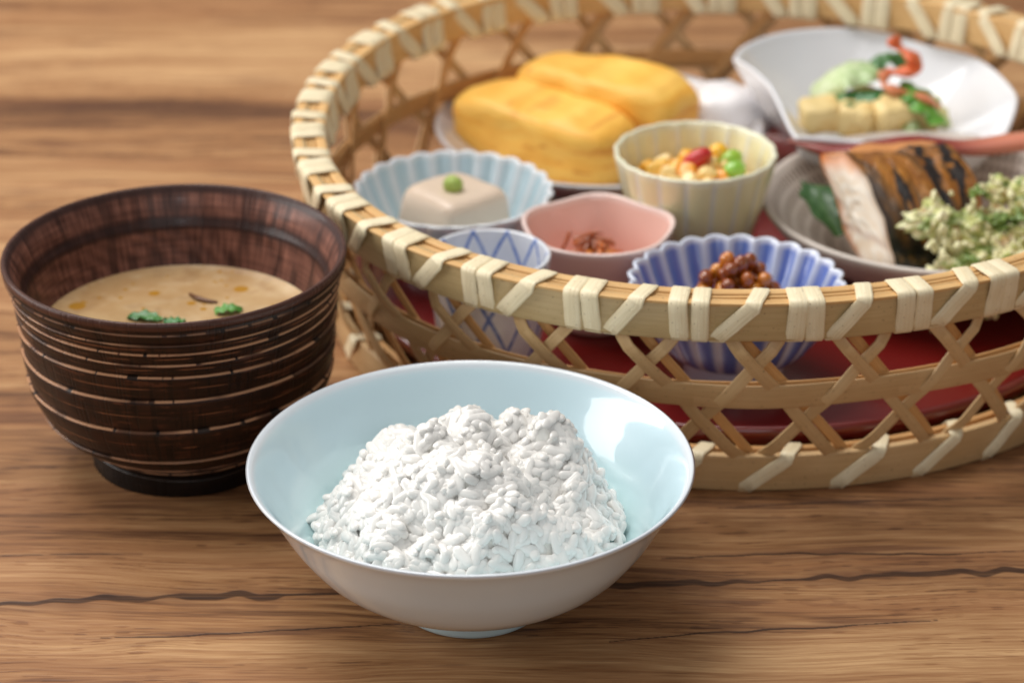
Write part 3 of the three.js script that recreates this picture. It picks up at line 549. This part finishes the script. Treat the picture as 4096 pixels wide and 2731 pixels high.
// leaf-shaped white dish
{
  const cx = 12.95, cz = -9.0, t = thing('leaf_dish', 'white leaf-shaped pointed dish holding fried tofu and greens', 'dish', [cx, 0, cz]);
  const K = [[7.95, -9.9, 1], [8.7, -8.2, 0], [9.7, -4.5, 1], [11.6, -4.35, 0], [14.2, -3.9, 0], [16.3, -4.3, 0], [17.5, -6.2, 0], [17.85, -8.3, 0], [17.1, -11.3, 0], [15.3, -12.6, 0], [13, -13.9, 0], [10.2, -13.1, 0], [8.5, -11.4, 0]];
  // outline by Catmull-Rom, the two tips kept sharp
  const ring = []; const P = (i) => K[(i + K.length) % K.length], per = 12;
  for (let i = 0; i < K.length; i++) for (let k = 0; k < per; k++) {
    const f = k / per, a = P(i - 1), b = P(i), c = P(i + 1), d = P(i + 2), A = b[2] ? b : a, D = c[2] ? c : d, cr = (p0, p1, p2, p3) => 0.5 * (2 * p1 + (p2 - p0) * f + (2 * p0 - 5 * p1 + 4 * p2 - p3) * f * f + (3 * p1 - p0 - 3 * p2 + p3) * f * f * f);
    ring.push([cr(A[0], b[0], c[0], D[0]) - cx, cr(A[1], b[1], c[1], D[1]) - cz]);
  }
  const n = ring.length, rows = []; const prof = [];
  for (let k = 0; k <= 16; k++) { const s = 0.3 + 0.7 * k / 16; prof.push([s, TOP + 0.4 + (5.0 - TOP - 0.4) * Math.pow((s - 0.3) / 0.7, 1.75), 0]); }
  prof.push([1.0, 5.1, 0.02], [0.985, 5.14, 0.05], [0.965, 5.12, 0.05]);
  for (let k = 0; k <= 18; k++) { const s = 0.95 * (1 - k / 18); prof.push([s, TOP + 1.5 + (4.98 - TOP - 1.5) * Math.pow(Math.max(0, s - 0.22) / 0.73, 1.8), 0]); }
  const pos = [], idx = [], uv = [];
  prof.unshift([0, TOP + 0.4, 0]);
  for (const [s, y] of prof) for (let j = 0; j <= n; j++) { const [x, z] = ring[j % n], round = sstep(0.85, 0.2, s), rr = Math.hypot(x, z), k = lerp(1, 4.6 / rr, round), lift = sstep(0.4, 1, s) * (0.3 * Math.cos(Math.atan2(z, x) - 3.2) - 0.75 * sstep(1.5, 4.6, z)); pos.push(x * s * k, y + lift, z * s * k); uv.push(j / n, s); }
  for (let i = 0; i < prof.length - 1; i++) for (let j = 0; j < n; j++) { const a = i * (n + 1) + j, b = a + 1, c = a + n + 1, d = c + 1; idx.push(a, d, b, a, c, d); }
  const g = new THREE.BufferGeometry(); g.setAttribute('position', new THREE.Float32BufferAttribute(pos, 3)); g.setAttribute('uv', new THREE.Float32BufferAttribute(uv, 2)); g.setIndex(idx); g.computeVertexNormals();
  part('body', g, glaze({ color: lin(236, 237, 241) }), t);
  part('foot', footRing(1.8, TOP + 0.5), glaze({ color: lin(232, 233, 238) }), t);
}

// ------------------------------------------------------------------ food in the dishes
// omelette
{
  const yolk = (seed, face) => texture(512, 512, (u, v) => {
    const n = fbm2(u * 7, v * 9, 4, seed), lay = Math.sin((v * 9 + (fbm2(u * 3, v * 3, 2, seed + 1) - 0.5) * 3) * Math.PI), b = sstep(0.66, 0.8, fbm2(u * 9 + 3, v * 12, 3, seed + 2));
    return mix3(mix3(mix3([252, 184, 66], [255, 208, 104], n), [246, 168, 50], 0.35 * sstep(0.5, 1, lay)), [216, 130, 38], b * 0.55);
  });
  const slab = (name, label, at, turn, w, h, d, seed) => {
    const g = softBlock(w, h, d, 5.2, { amp: 0.22, freq: 0.55, seed, detail: 26, shape: ([x, y, z], o) => { const f = o[0] / (w / 2); const drop = 0.24 * Math.abs(f) ** 3; return [x, y * (1 - drop * (o[1] > 0 ? 0.55 : 0.1)), z * (1 - 0.12 * f * f) + 0.18 * Math.sin(f * 1.5)]; } });
    single('omelette_slice', g, phys({ map: yolk(seed, 0), roughness: 0.6, clearcoat: 0.18, clearcoatRoughness: 0.35 }), label, 'omelette', at, [0, turn, 0], undefined);
  };
  slab('a', 'yellow rolled omelette slice in front on the speckled plate', [1.15, 2.85, -8.9], -0.62, 7.0, 2.7, 3.4, 700);
  slab('b', 'taller yellow rolled omelette slice behind with browned right end', [3.45, 3.1, -10.75], -0.54, 6.9, 3.3, 3.4, 710);
}
single('grated_radish', blob({ r: 1, s: [1.75, 1.25, 1.5], amp: 0.2, freq: 3.4, seed: 720, detail: 5 }), phys({ color: lin(246, 243, 244), roughness: 0.4, clearcoat: 0.4, clearcoatRoughness: 0.2 }), 'white mound of grated radish on the omelette plate', 'radish', [7.75, 2.75, -10.9]);
// sesame tofu with wasabi
single('tofu_block', softBlock(2.9, 2.35, 2.9, 7, { amp: 0.05, freq: 0.8, seed: 730, detail: 22, shape: ([x, y, z], o) => { const k = 1 - 0.09 * (o[1] / 1.15); return [x * k, y, z * k]; } }), phys({ color: lin(230, 207, 184), roughness: 0.4, clearcoat: 0.25, clearcoatRoughness: 0.2 }), 'beige square sesame tofu block in the pale blue dish', 'tofu', [-1.9, 3.02, -0.95], [0, 0.72, 0]);
single('wasabi_dab', blob({ r: 0.33, s: [1, 0.95, 1], amp: 0.14, freq: 2.2, seed: 740, detail: 4 }), phys({ color: lin(170, 192, 92), roughness: 0.6, clearcoat: 0.2 }), 'green wasabi dab on top of the beige tofu', 'wasabi', [-1.95, 4.36, -0.7]);
// corn, berry and green bean in the cream cup
{
  const R = rng(31), GR = 'yellow diced vegetables in the cream cup', c = [6.02, -0.65];
  part('dressed_dice', blob({ r: 1, s: [1.85, 0.5, 1.85], amp: 0.16, freq: 3, seed: 745, detail: 4 }), phys({ color: lin(238, 178, 70), roughness: 0.45, clearcoat: 0.5 }), scene, [c[0], 4.05, c[1]]); tag(scene.children[scene.children.length - 1], 'golden dressing layer under the diced vegetables in the cream cup', 'dressing');
  let first;
  for (let k = 0; k < 26; k++) {
    const a = k * 2.4, q = 1.65 * Math.sqrt((k + 0.5) / 26), p = [c[0] + q * Math.cos(a), 4.6 + 0.12 * (1 - q) + R() * 0.22, c[1] + q * Math.sin(a)];
    if (Math.hypot(p[0] - 6.1, p[2] + 0.75) < 0.42) continue;
    if (!first) first = [0, 1, 2, 3].map((s) => toM(softBlock(0.66, 0.54, 0.6, 4, { amp: 0.08, freq: 2, seed: 750 + s, detail: 6 })));
    single('diced_vegetable', first[k % 4], phys({ color: [lin(250, 184, 58), lin(252, 200, 90), lin(244, 164, 40), lin(248, 214, 140)][Math.floor(R() * 4)], roughness: 0.35, clearcoat: 0.6, clearcoatRoughness: 0.15 }), 'yellow diced vegetable cube in the cream cup', 'vegetable', p, [R() * 1.2, R() * 3, R() * 1.2], GR);
  }
  single('red_berry', blob({ r: 1, s: [0.56, 0.3, 0.3], amp: 0.12, freq: 2.5, seed: 760, detail: 4 }), phys({ color: lin(196, 38, 34), roughness: 0.42, clearcoat: 0.4, clearcoatRoughness: 0.2 }), 'red wrinkled berry lying on the yellow dice', 'berry', [6.1, 5.22, -0.85], [0, 0.35, 0.42]);
  for (const [i, p] of [[0, [7.3, 4.95, -0.5]], [1, [7.25, 5.05, -1.2]]]) single('green_bean', blob({ r: 1, s: [0.42, 0.32, 0.34], amp: 0.06, freq: 2, seed: 765 + i, detail: 4 }), phys({ color: i ? lin(158, 196, 60) : lin(138, 190, 62), roughness: 0.3, clearcoat: 0.7, clearcoatRoughness: 0.1 }), i ? 'rear green bean at the right of the cream cup' : 'front green bean at the right of the cream cup', 'bean', p, [0, 0.5, 0.2]);
  single('corn_kernel', blob({ r: 0.34, s: [1, 0.95, 0.9], amp: 0.08, freq: 2, seed: 769, detail: 3 }), phys({ color: lin(252, 192, 40), roughness: 0.3, clearcoat: 0.7, clearcoatRoughness: 0.1 }), 'bright yellow corn kernel beside the red berry', 'corn', [6.85, 5.2, -1.45]);
}
// brown beans in the blue dish
{
  const R = rng(41), GR = 'brown simmered beans in the deep blue dish', c = [6.92, 6.15], shapes = [0, 1, 2, 3].map((s) => toM(blob({ r: 1, s: [0.31 + 0.02 * s, 0.235, 0.24], amp: 0.06, freq: 1.5, seed: 770 + s, detail: 3 })));
  const mats = [[204, 118, 22], [178, 90, 12], [214, 136, 34], [146, 68, 8]].map((k) => phys({ color: lin(...k), roughness: 0.22, clearcoat: 1, clearcoatRoughness: 0.06 }));
  const layers = [[1.4, 15, 3.0], [1.38, 16, 3.45], [1.25, 14, 3.88], [1.0, 10, 4.25], [0.55, 4, 4.6]];
  for (const [r, n, y] of layers) for (let k = 0; k < n; k++) {
    const a = k * 2.39996 + y * 3, q = r * Math.sqrt((k + 0.6) / n);
    single('simmered_bean', shapes[Math.floor(R() * 4)], mats[Math.floor(R() * 4)], 'glossy brown simmered bean in the heap in the deep blue dish', 'bean', [c[0] + q * Math.cos(a) + (R() - 0.5) * 0.08, y + (R() - 0.5) * 0.16, c[1] + q * Math.sin(a) * 0.9], [R() * 2, R() * 6, R() * 2], GR);
  }
}
// kelp shreds in the pink cup
{
  const t = thing('simmered_kelp', 'small brown tangle of simmered kelp in the pink cup', 'kelp', [2.45, 1.05, 2.55]), R = rng(51);
  const mats = [[204, 112, 40], [164, 82, 28], [218, 134, 58]].map((k) => phys({ color: lin(...k), roughness: 0.3, clearcoat: 0.8, clearcoatRoughness: 0.1 }));
  for (let k = 0; k < 26; k++) {
    const a = R() * TAU, q = R() * 0.55, y = 2.15 + (0.62 - q) * 1.1 * R() + 0.1, p = [0.2 + q * Math.cos(a), y, q * Math.sin(a)], b = R() * TAU, l = 0.4 + R() * 0.3;
    part('shred', sweep(curveFrames([[p[0] - Math.cos(b) * l, p[1] - 0.1, p[2] - Math.sin(b) * l], [p[0], p[1] + 0.18, p[2]], [p[0] + Math.cos(b + 0.7) * l, p[1] + (R() - 0.4) * 0.3, p[2] + Math.sin(b + 0.7) * l]], 9), 0.16, 0.09), mats[k % 3], t);
  }
  part('shred', sweep(curveFrames([[-0.85, 2.4, 0.0], [-0.72, 2.7, 0.02], [-0.6, 3.05, -0.05]], 8), 0.13, 0.09), mats[1], t);
}
// fried tofu, greens and carrot in the leaf dish
{
  const GR = 'fried tofu pieces in the white leaf dish', spots = [[11.0, 3.85, -8.3, 0.2, 'leftmost golden fried tofu piece in the white leaf dish'], [12.25, 3.8, -8.1, -0.3, 'middle golden fried tofu piece in the white leaf dish'], [13.5, 3.9, -8.1, 0.4, 'rightmost golden fried tofu piece in the white leaf dish'], [14.55, 3.65, -8.7, -0.2, 'last golden fried tofu piece under the bright green leaf in the white dish'], [12.6, 3.7, -9.5, 0.9, 'golden fried tofu piece behind, under the green leaves']];
  const col = (o) => mix3(linA(240, 212, 146), linA(222, 180, 104), sstep(0.5, 0.75, fbm3(o[0] * 2, o[1] * 2, o[2] * 2, 3, 780)));
  spots.forEach(([x, y, z, a, label], i) => single('fried_tofu', softBlock(1.45, 1.2, 1.3, 4.5, { amp: 0.16, freq: 1.2, seed: 780 + i, detail: 12, color: col }), phys({ vertexColors: true, roughness: 0.55, clearcoat: 0.2 }), label, 'tofu', [x, y, z], [0.1, a, 0.05], GR));
  const leaf = (pts, w, t, col) => phys({ color: lin(...col), roughness: 0.4, clearcoat: 0.5, clearcoatRoughness: 0.15 });
  const strip = (name, label, cat, pts, w, th, col, taper) => single(name, sweep(curveFrames(pts.map(([x, y, z]) => [x, y + 0.3, z - 1.0]), 24), w, th, { taper, cham: 0.25 }), leaf(0, 0, 0, col), label, cat, [0, 0, 0]);
  const full = (t) => 0.35 + 0.65 * Math.sin(Math.PI * (0.12 + 0.8 * t));
  const lf = (name, label, pts, w, opt) => single(name, leafGeo(pts.map(([x, y, z]) => [x, y + 0.3, z - 1.0]), w, opt), phys({ vertexColors: true, roughness: 0.42, clearcoat: 0.5, clearcoatRoughness: 0.18 }), label, 'greens', [0, 0, 0]);
  lf('green_stalk', 'pale green cabbage stalk arching over the fried tofu', [[10.9, 3.6, -8.1], [11.5, 4.45, -8.5], [12.3, 4.85, -8.5], [13.5, 4.85, -8.6]], 2.1, { th: 0.2, crumple: 0.12, cup: -0.12, seed: 3, color: veined([214, 224, 172], [148, 186, 116], [226, 232, 196]) });
  lf('green_leaf', 'dark green leaf beneath the pale cabbage stalk', [[10.5, 3.5, -7.9], [11.6, 3.95, -7.7], [12.6, 4.15, -7.7], [13.7, 4.25, -8.0]], 1.5, { crumple: 0.25, cup: -0.1, seed: 5, color: veined([30, 96, 44], [44, 116, 46], [96, 150, 84]) });
  lf('green_leaf', 'bright green leaf at the right of the fried tofu', [[13.9, 4.5, -7.9], [14.5, 4.3, -7.3], [15.0, 3.95, -6.9], [15.5, 3.4, -6.8]], 1.7, { crumple: 0.28, cup: -0.1, seed: 8, color: veined([56, 128, 22], [92, 158, 40], [150, 190, 96]) });
  lf('green_stalk', 'yellowish stalk at the right end of the greens', [[14.3, 4.2, -8.2], [15.0, 3.9, -7.4], [15.6, 3.3, -6.8]], 1.2, { th: 0.2, crumple: 0.14, cup: -0.15, seed: 11, color: veined([216, 210, 140], [198, 196, 118], [228, 224, 170]) });
  lf('green_leaf', 'dark green leaf at the back under the orange strip', [[12.7, 4.7, -9.0], [13.5, 5.25, -8.8], [14.5, 4.9, -8.4]], 1.3, { crumple: 0.25, cup: -0.1, seed: 14, color: veined([34, 92, 38], [56, 120, 48], [110, 158, 90]) });
  lf('green_leaf', 'pale shredded leaf between the fried tofu and bright green leaf', [[13.7, 3.7, -7.2], [14.3, 3.4, -6.6], [14.8, 3.0, -6.3]], 0.9, { crumple: 0.25, cup: -0.1, seed: 17, color: veined([176, 190, 122], [120, 158, 78], [206, 212, 160]) });
  strip('orange_strip', 'bent orange carrot strip standing on top of the greens', 'carrot', [[13.6, 5.95, -8.7], [13.8, 5.7, -8.5], [14.3, 5.4, -8.1], [14.5, 5.1, -7.9], [13.9, 5.0, -7.8], [13.35, 4.95, -7.9]], 0.62, 0.3, [226, 104, 48], (t) => 0.75 + 0.3 * Math.sin(t * 19));
  strip('orange_strip', 'lower orange strip lying across the right of the greens', 'carrot', [[13.3, 4.95, -7.9], [13.25, 4.6, -7.5], [13.8, 4.45, -7.3], [14.6, 4.3, -7.1], [15.2, 4.0, -6.9]], 0.46, 0.24, [218, 132, 88], (t) => 0.75 + 0.3 * Math.sin(t * 17 + 1));
}
// grilled fish
{
  const t = thing('grilled_fish', 'glazed grilled fish fillet with dark skin and white cut end', 'fish', [0, 0, 0]);
  const e = new THREE.Vector3(0.965, 0, -0.26).normalize(), w = new THREE.Vector3(0.62, 0.1, 0.78).normalize(), l = new THREE.Vector3(0.27, -0.62, 0.74).normalize();
  const o = new THREE.Vector3(10.0, 5.15, -2.1), LEN = 3.7, LONG = 4.4, TH = 2.2;
  const n = 44, prof = [];
  for (let k = 0; k < n; k++) { const a = k / n * TAU, c = Math.cos(a), s = Math.sin(a), sp = (x, p) => Math.sign(x) * Math.abs(x) ** p; prof.push([TH / 2 + TH / 2 * sp(c, 0.55), LONG / 2 + LONG / 2 * sp(s, 0.7)]); }
  const mk = (from, to, off, len0, len1, m, closed, cf) => {
    const P = [], I = [], U = [], C = []; const cnt = closed ? n : to - from + 1;
    for (let i = 0; i <= m; i++) for (let k = 0; k < cnt; k++) {
      const [a, b] = prof[(from + k + n) % n], f = lerp(len0, len1, i / m), dx = a - TH / 2, dy = (b - LONG / 2) * 0.5, dl = Math.hypot(dx, dy) || 1, bul = off + (fbm3(a * 1.3, b * 1.3, f * 1.3, 3, 790) - 0.5) * 0.5;
      const wv = a + dx / dl * bul - 0.25 * Math.sin(b / LONG * Math.PI) * (a / TH < 0.5 ? -0.6 : 0.0), lv = b + dy / dl * bul;
      const p = o.clone().addScaledVector(e, f + (i === 0 && !closed ? 0 : 0)).addScaledVector(w, wv).addScaledVector(l, lv); P.push(p.x, p.y, p.z); U.push(f / LEN, k / (cnt - 1)); if (cf) C.push(...cf(a / TH, b / LONG, f / LEN));
    }
    const q = closed ? cnt : cnt - 1;
    for (let i = 0; i < m; i++) for (let k = 0; k < q; k++) { const A = i * cnt + k, B = i * cnt + (k + 1) % cnt, D = A + cnt, E = B + cnt; I.push(A, D, B, B, D, E); }
    if (closed) for (const i of [0, m]) {
      const c0 = P.length / 3, ringP = [], s = new THREE.Vector3(), NR = 9;
      for (let k = 0; k < cnt; k++) { const v = new THREE.Vector3().fromArray(P, (i * cnt + k) * 3); ringP.push(v); s.addScaledVector(v, 1 / cnt); }
      for (let r = 0; r <= NR; r++) for (let k = 0; k < cnt; k++) {
        const q = 1 - r / NR, v = s.clone().lerp(ringP[k], q), [a, b2] = prof[(from + k + n) % n], ca = lerp(0.5, a / TH, q), cb = lerp(0.5, b2 / LONG, q);
        const flake = Math.abs(Math.sin((cb * 9 + ca * 2.5 + (fbm2(ca * 4, cb * 4, 2, 791) - 0.5) * 2.5) * Math.PI)), rough = (fbm2(ca * 9, cb * 16, 3, 792) - 0.5) * 0.16;
        v.addScaledVector(e, (i ? 1 : -1) * ((1 - q * q) * 0.16 + (r ? rough + flake * 0.05 : 0))); P.push(v.x, v.y, v.z); U.push(ca, cb);
        if (cf) { let c = mix3(linA(244, 222, 194), linA(255, 246, 232), flake); c = mix3(c, linA(222, 128, 48), 0.85 * sstep(0.4, 0.0, ca) * sstep(0.25, 0.6, fbm2(ca * 5, cb * 7, 3, 793) + 0.2) + 0.8 * sstep(0.22, 0.02, cb)); c = mix3(c, linA(176, 128, 104), 0.6 * (1 - sstep(0.0, 0.05, Math.abs(cb - 0.62 - ca * 0.12)))); C.push(...mix3(c, linA(120, 70, 36), 0.5 * sstep(0.85, 1, q))); }
      }
      for (let r = 0; r < NR; r++) for (let k = 0; k < cnt; k++) { const A = c0 + r * cnt + k, B = c0 + r * cnt + (k + 1) % cnt, D = A + cnt, E2 = B + cnt; i ? I.push(A, D, B, B, D, E2) : I.push(A, B, D, B, E2, D); }
    }
    const g = new THREE.BufferGeometry(); g.setAttribute('position', new THREE.Float32BufferAttribute(P, 3)); g.setAttribute('uv', new THREE.Float32BufferAttribute(U, 2)); if (cf) g.setAttribute('color', new THREE.Float32BufferAttribute(C, 3)); g.setIndex(I); g.computeVertexNormals(); return g;
  };
  const white = linA(240, 216, 190), tan = linA(206, 138, 78);
  part('flesh', mk(0, n, 0, 0, LEN, 14, true, (a, b, f) => mix3(white, tan, clamp(sstep(0.2, 0.0, b) * 1.1 + sstep(0.6, 0.95, vn3(a * 3, b * 6, f * 4, 795)) * 0.5))), phys({ vertexColors: true, roughness: 0.55, clearcoat: 0.15 }), t);
  const skin = texture(512, 512, (u, v) => {
    const n1 = fbm2(u * 6, v * 7, 4, 800), wob = (fbm2(u * 4, v * 3, 3, 801) - 0.5) * 0.5, st = fbm2((u + wob * 0.35 - v * 0.12) * 7.5, v * 1.3 + wob, 3, 803), bl = fbm2(u * 18, v * 16, 3, 804);
    let c = mix3([128, 74, 18], [198, 130, 42], n1); c = mix3(c, [222, 160, 84], sstep(0.58, 0.75, bl) * 0.4);
    const ww = wob * 0.16 + (bl - 0.5) * 0.15, stripe = (u0, w) => 1 - sstep(w * 0.5, w, Math.abs(u - u0 + v * 0.12 + ww));
    c = mix3(c, [24, 16, 12], 0.93 * Math.max(stripe(0.66, 0.08), stripe(0.88, 0.06), stripe(0.3, 0.05) * sstep(0.15, 0.3, v), sstep(0.6, 0.7, st) * 0.5));
    c = mix3(c, [52, 46, 48], 0.8 * (1 - sstep(0.06, 0.13, u + ww * 0.6)) * sstep(0.15, 0.3, v));
    const low = sstep(0.36, 0.6, v + (n1 - 0.5) * 0.4); c = mix3(c, mix3([15, 13, 10], [92, 66, 26], sstep(0.52, 0.72, fbm2(u * 7 + v * 5, v * 5 - u * 6, 3, 808))), low * 0.92); return c;
  });
  const skinBump = texture(512, 512, (u, v) => { const k = 255 * (0.55 * fbm2(u * 14, v * 16, 4, 804) + 0.45 * fbm2(u * 5, v * 9, 3, 805)); return [k, k, k]; }, { srgb: false });
  const fleshBump = texture(256, 256, (u, v) => { const k = 255 * fbm2(u * 8, v * 22, 4, 806); return [k, k, k]; }, { srgb: false });
  part('skin', mk(-10, 12, 0.07, 0.02, LEN - 0.05, 30, false), phys({ map: skin, bumpMap: skinBump, bumpScale: 0.0012, roughness: 0.32, clearcoat: 0.6, clearcoatRoughness: 0.12, side: THREE.DoubleSide }), t);
}
single('green_leaf', leafGeo([[10.5, 2.9, -3.3], [10.35, 3.5, -2.5], [10.4, 3.2, -1.5], [10.9, 2.6, -0.5]], 1.3, { crumple: 0.12, cup: 0.1, seed: 21, color: veined([38, 76, 34], [52, 92, 40], [84, 120, 66]) }), phys({ vertexColors: true, roughness: 0.5, clearcoat: 0.2 }), 'dark green leaf tucked under the grilled fish', 'leaf');
// tempura greens
{
  const t = thing('tempura', 'green leafy tempura in pale crisp batter at the right edge', 'tempura', [15.1, 0, 2.2]), R = rng(61), parts = [];
  const green = linA(112, 142, 52), cream = linA(246, 238, 196), olive = linA(196, 198, 118), brown = linA(170, 120, 70);
  const tone = (v, q) => { const n1 = fbm3(v[0] * 3.2 + 5, v[1] * 3.2, v[2] * 3.2, 3, 903), n2 = fbm3(v[0] * 7, v[1] * 7, v[2] * 7, 2, 905); let c = mix3(olive, cream, sstep(0.4, 0.62, n2 + q)); c = mix3(c, green, sstep(0.5, 0.62, n1) * 0.8); return mix3(c, brown, sstep(0.66, 0.76, fbm3(v[0] * 2 + 20, v[1] * 2, v[2] * 2, 2, 906)) * 0.7); };
  for (let k = 0; k < 46; k++) {
    const f = R(), a = R() * TAU, x = lerp(-1.55, 2.7, f) + Math.cos(a) * 0.3, hgt = lerp(2.7, 5.3, R()) - Math.abs(x - 0.6) * 0.24, z = lerp(1.8, -1.5, (hgt - 2.6) / 2.8) + Math.sin(a) * R() * 0.7, r = 0.3 + R() * 0.34, o = [x, hgt, z];
    const fr = (v) => { const d = 1 + 0.32 * (Math.abs(fbm3(v[0] * 4.2 + k * 3, v[1] * 4.2, v[2] * 4.2, 3, 910) - 0.5) * 4 - 0.6) * 0.9; return [v[0] * d + o[0], v[1] * d + o[1], v[2] * d + o[2]]; };
    parts.push(blob({ r, s: [0.9 + R() * 0.7, 0.7 + R() * 0.4, 0.8 + R() * 0.4], amp: 0.45, freq: 2.2, seed: 900 + k, detail: 12, shape: fr, color: (v) => tone(v, (R() - 0.5) * 0.06) }));
  }
  for (let k = 0; k < 110; k++) { const x = lerp(-2.0, 2.8, R()), hgt = lerp(2.6, 5.5, R()) - Math.abs(x - 0.6) * 0.24, z = lerp(2.25, -1.0, (hgt - 2.6) / 2.8) + (R() - 0.3) * 0.5; const g = blob({ r: 0.06 + R() * 0.1, s: [1 + R() * 1.2, 0.8, 0.9], amp: 0.5, freq: 2.5, seed: 1000 + k, detail: 2, color: () => mix3(cream, olive, R() * 0.6) }); g.rotateY(R() * 6); g.rotateZ(R() * 3); g.translate(x, hgt, z); parts.push(g); }
  part('batter', mergeGeometries(parts), phys({ vertexColors: true, roughness: 0.5, clearcoat: 0.3, clearcoatRoughness: 0.25 }), t);
  for (let k = 0; k < 8; k++) { const x = R() * 3.4 - 1.2, y = 3.2 + R() * 1.9, z = lerp(1.5, -1.0, (y - 3.2) / 2) + 0.35, a = R() * 6; part('leaf_frill', leafGeo([[x, y, z], [x + 0.35 * Math.cos(a), y + 0.25, z + 0.15], [x + 0.75 * Math.cos(a), y + 0.1, z + 0.3]], 0.5, { crumple: 0.12, seed: 30 + k, color: veined([84, 116, 46], [120, 146, 60], [150, 170, 90]) }), phys({ vertexColors: true, roughness: 0.45, clearcoat: 0.3 }), t); }
}
// pickled ginger shoot
{
  const fr = curveFrames([[9.5, 4.35, -4.6], [10.4, 4.2, -4.3], [11.2, 4.1, -4.1], [12.6, 4.25, -4.1], [14.0, 4.4, -4.2], [15.6, 4.25, -4.2], [17.5, 4.4, -4.4], [20, 4.6, -4.6]], 60);
  const g = sweep(fr, 0.85, 0.55, { cham: 0.35, taper: (t) => 0.28 + 0.72 * sstep(0, 0.34, t) * (0.86 + 0.14 * Math.sin(t * 17)) });
  const U = g.attributes.uv, C = []; for (let i = 0; i < U.count; i++) { const f = Math.floor(i / 9) / 60, j = i % 9; C.push(...mix3(mix3(linA(140, 62, 44), linA(140, 42, 34), sstep(0, 0.3, f)), linA(222, 138, 108), sstep(0.6, 0.85, f) * 0.9 + (j > 3 && j < 7 ? 0.1 : 0))); }  // underside slightly paler: reflected light painted into the vertex colour
  g.setAttribute('color', new THREE.Float32BufferAttribute(C, 3));
  single('ginger_shoot', g, phys({ vertexColors: true, roughness: 0.35, clearcoat: 0.6, clearcoatRoughness: 0.15 }), 'long reddish pickled ginger shoot lying between leaf dish and fish', 'ginger');
}

renderer.render(scene, camera);
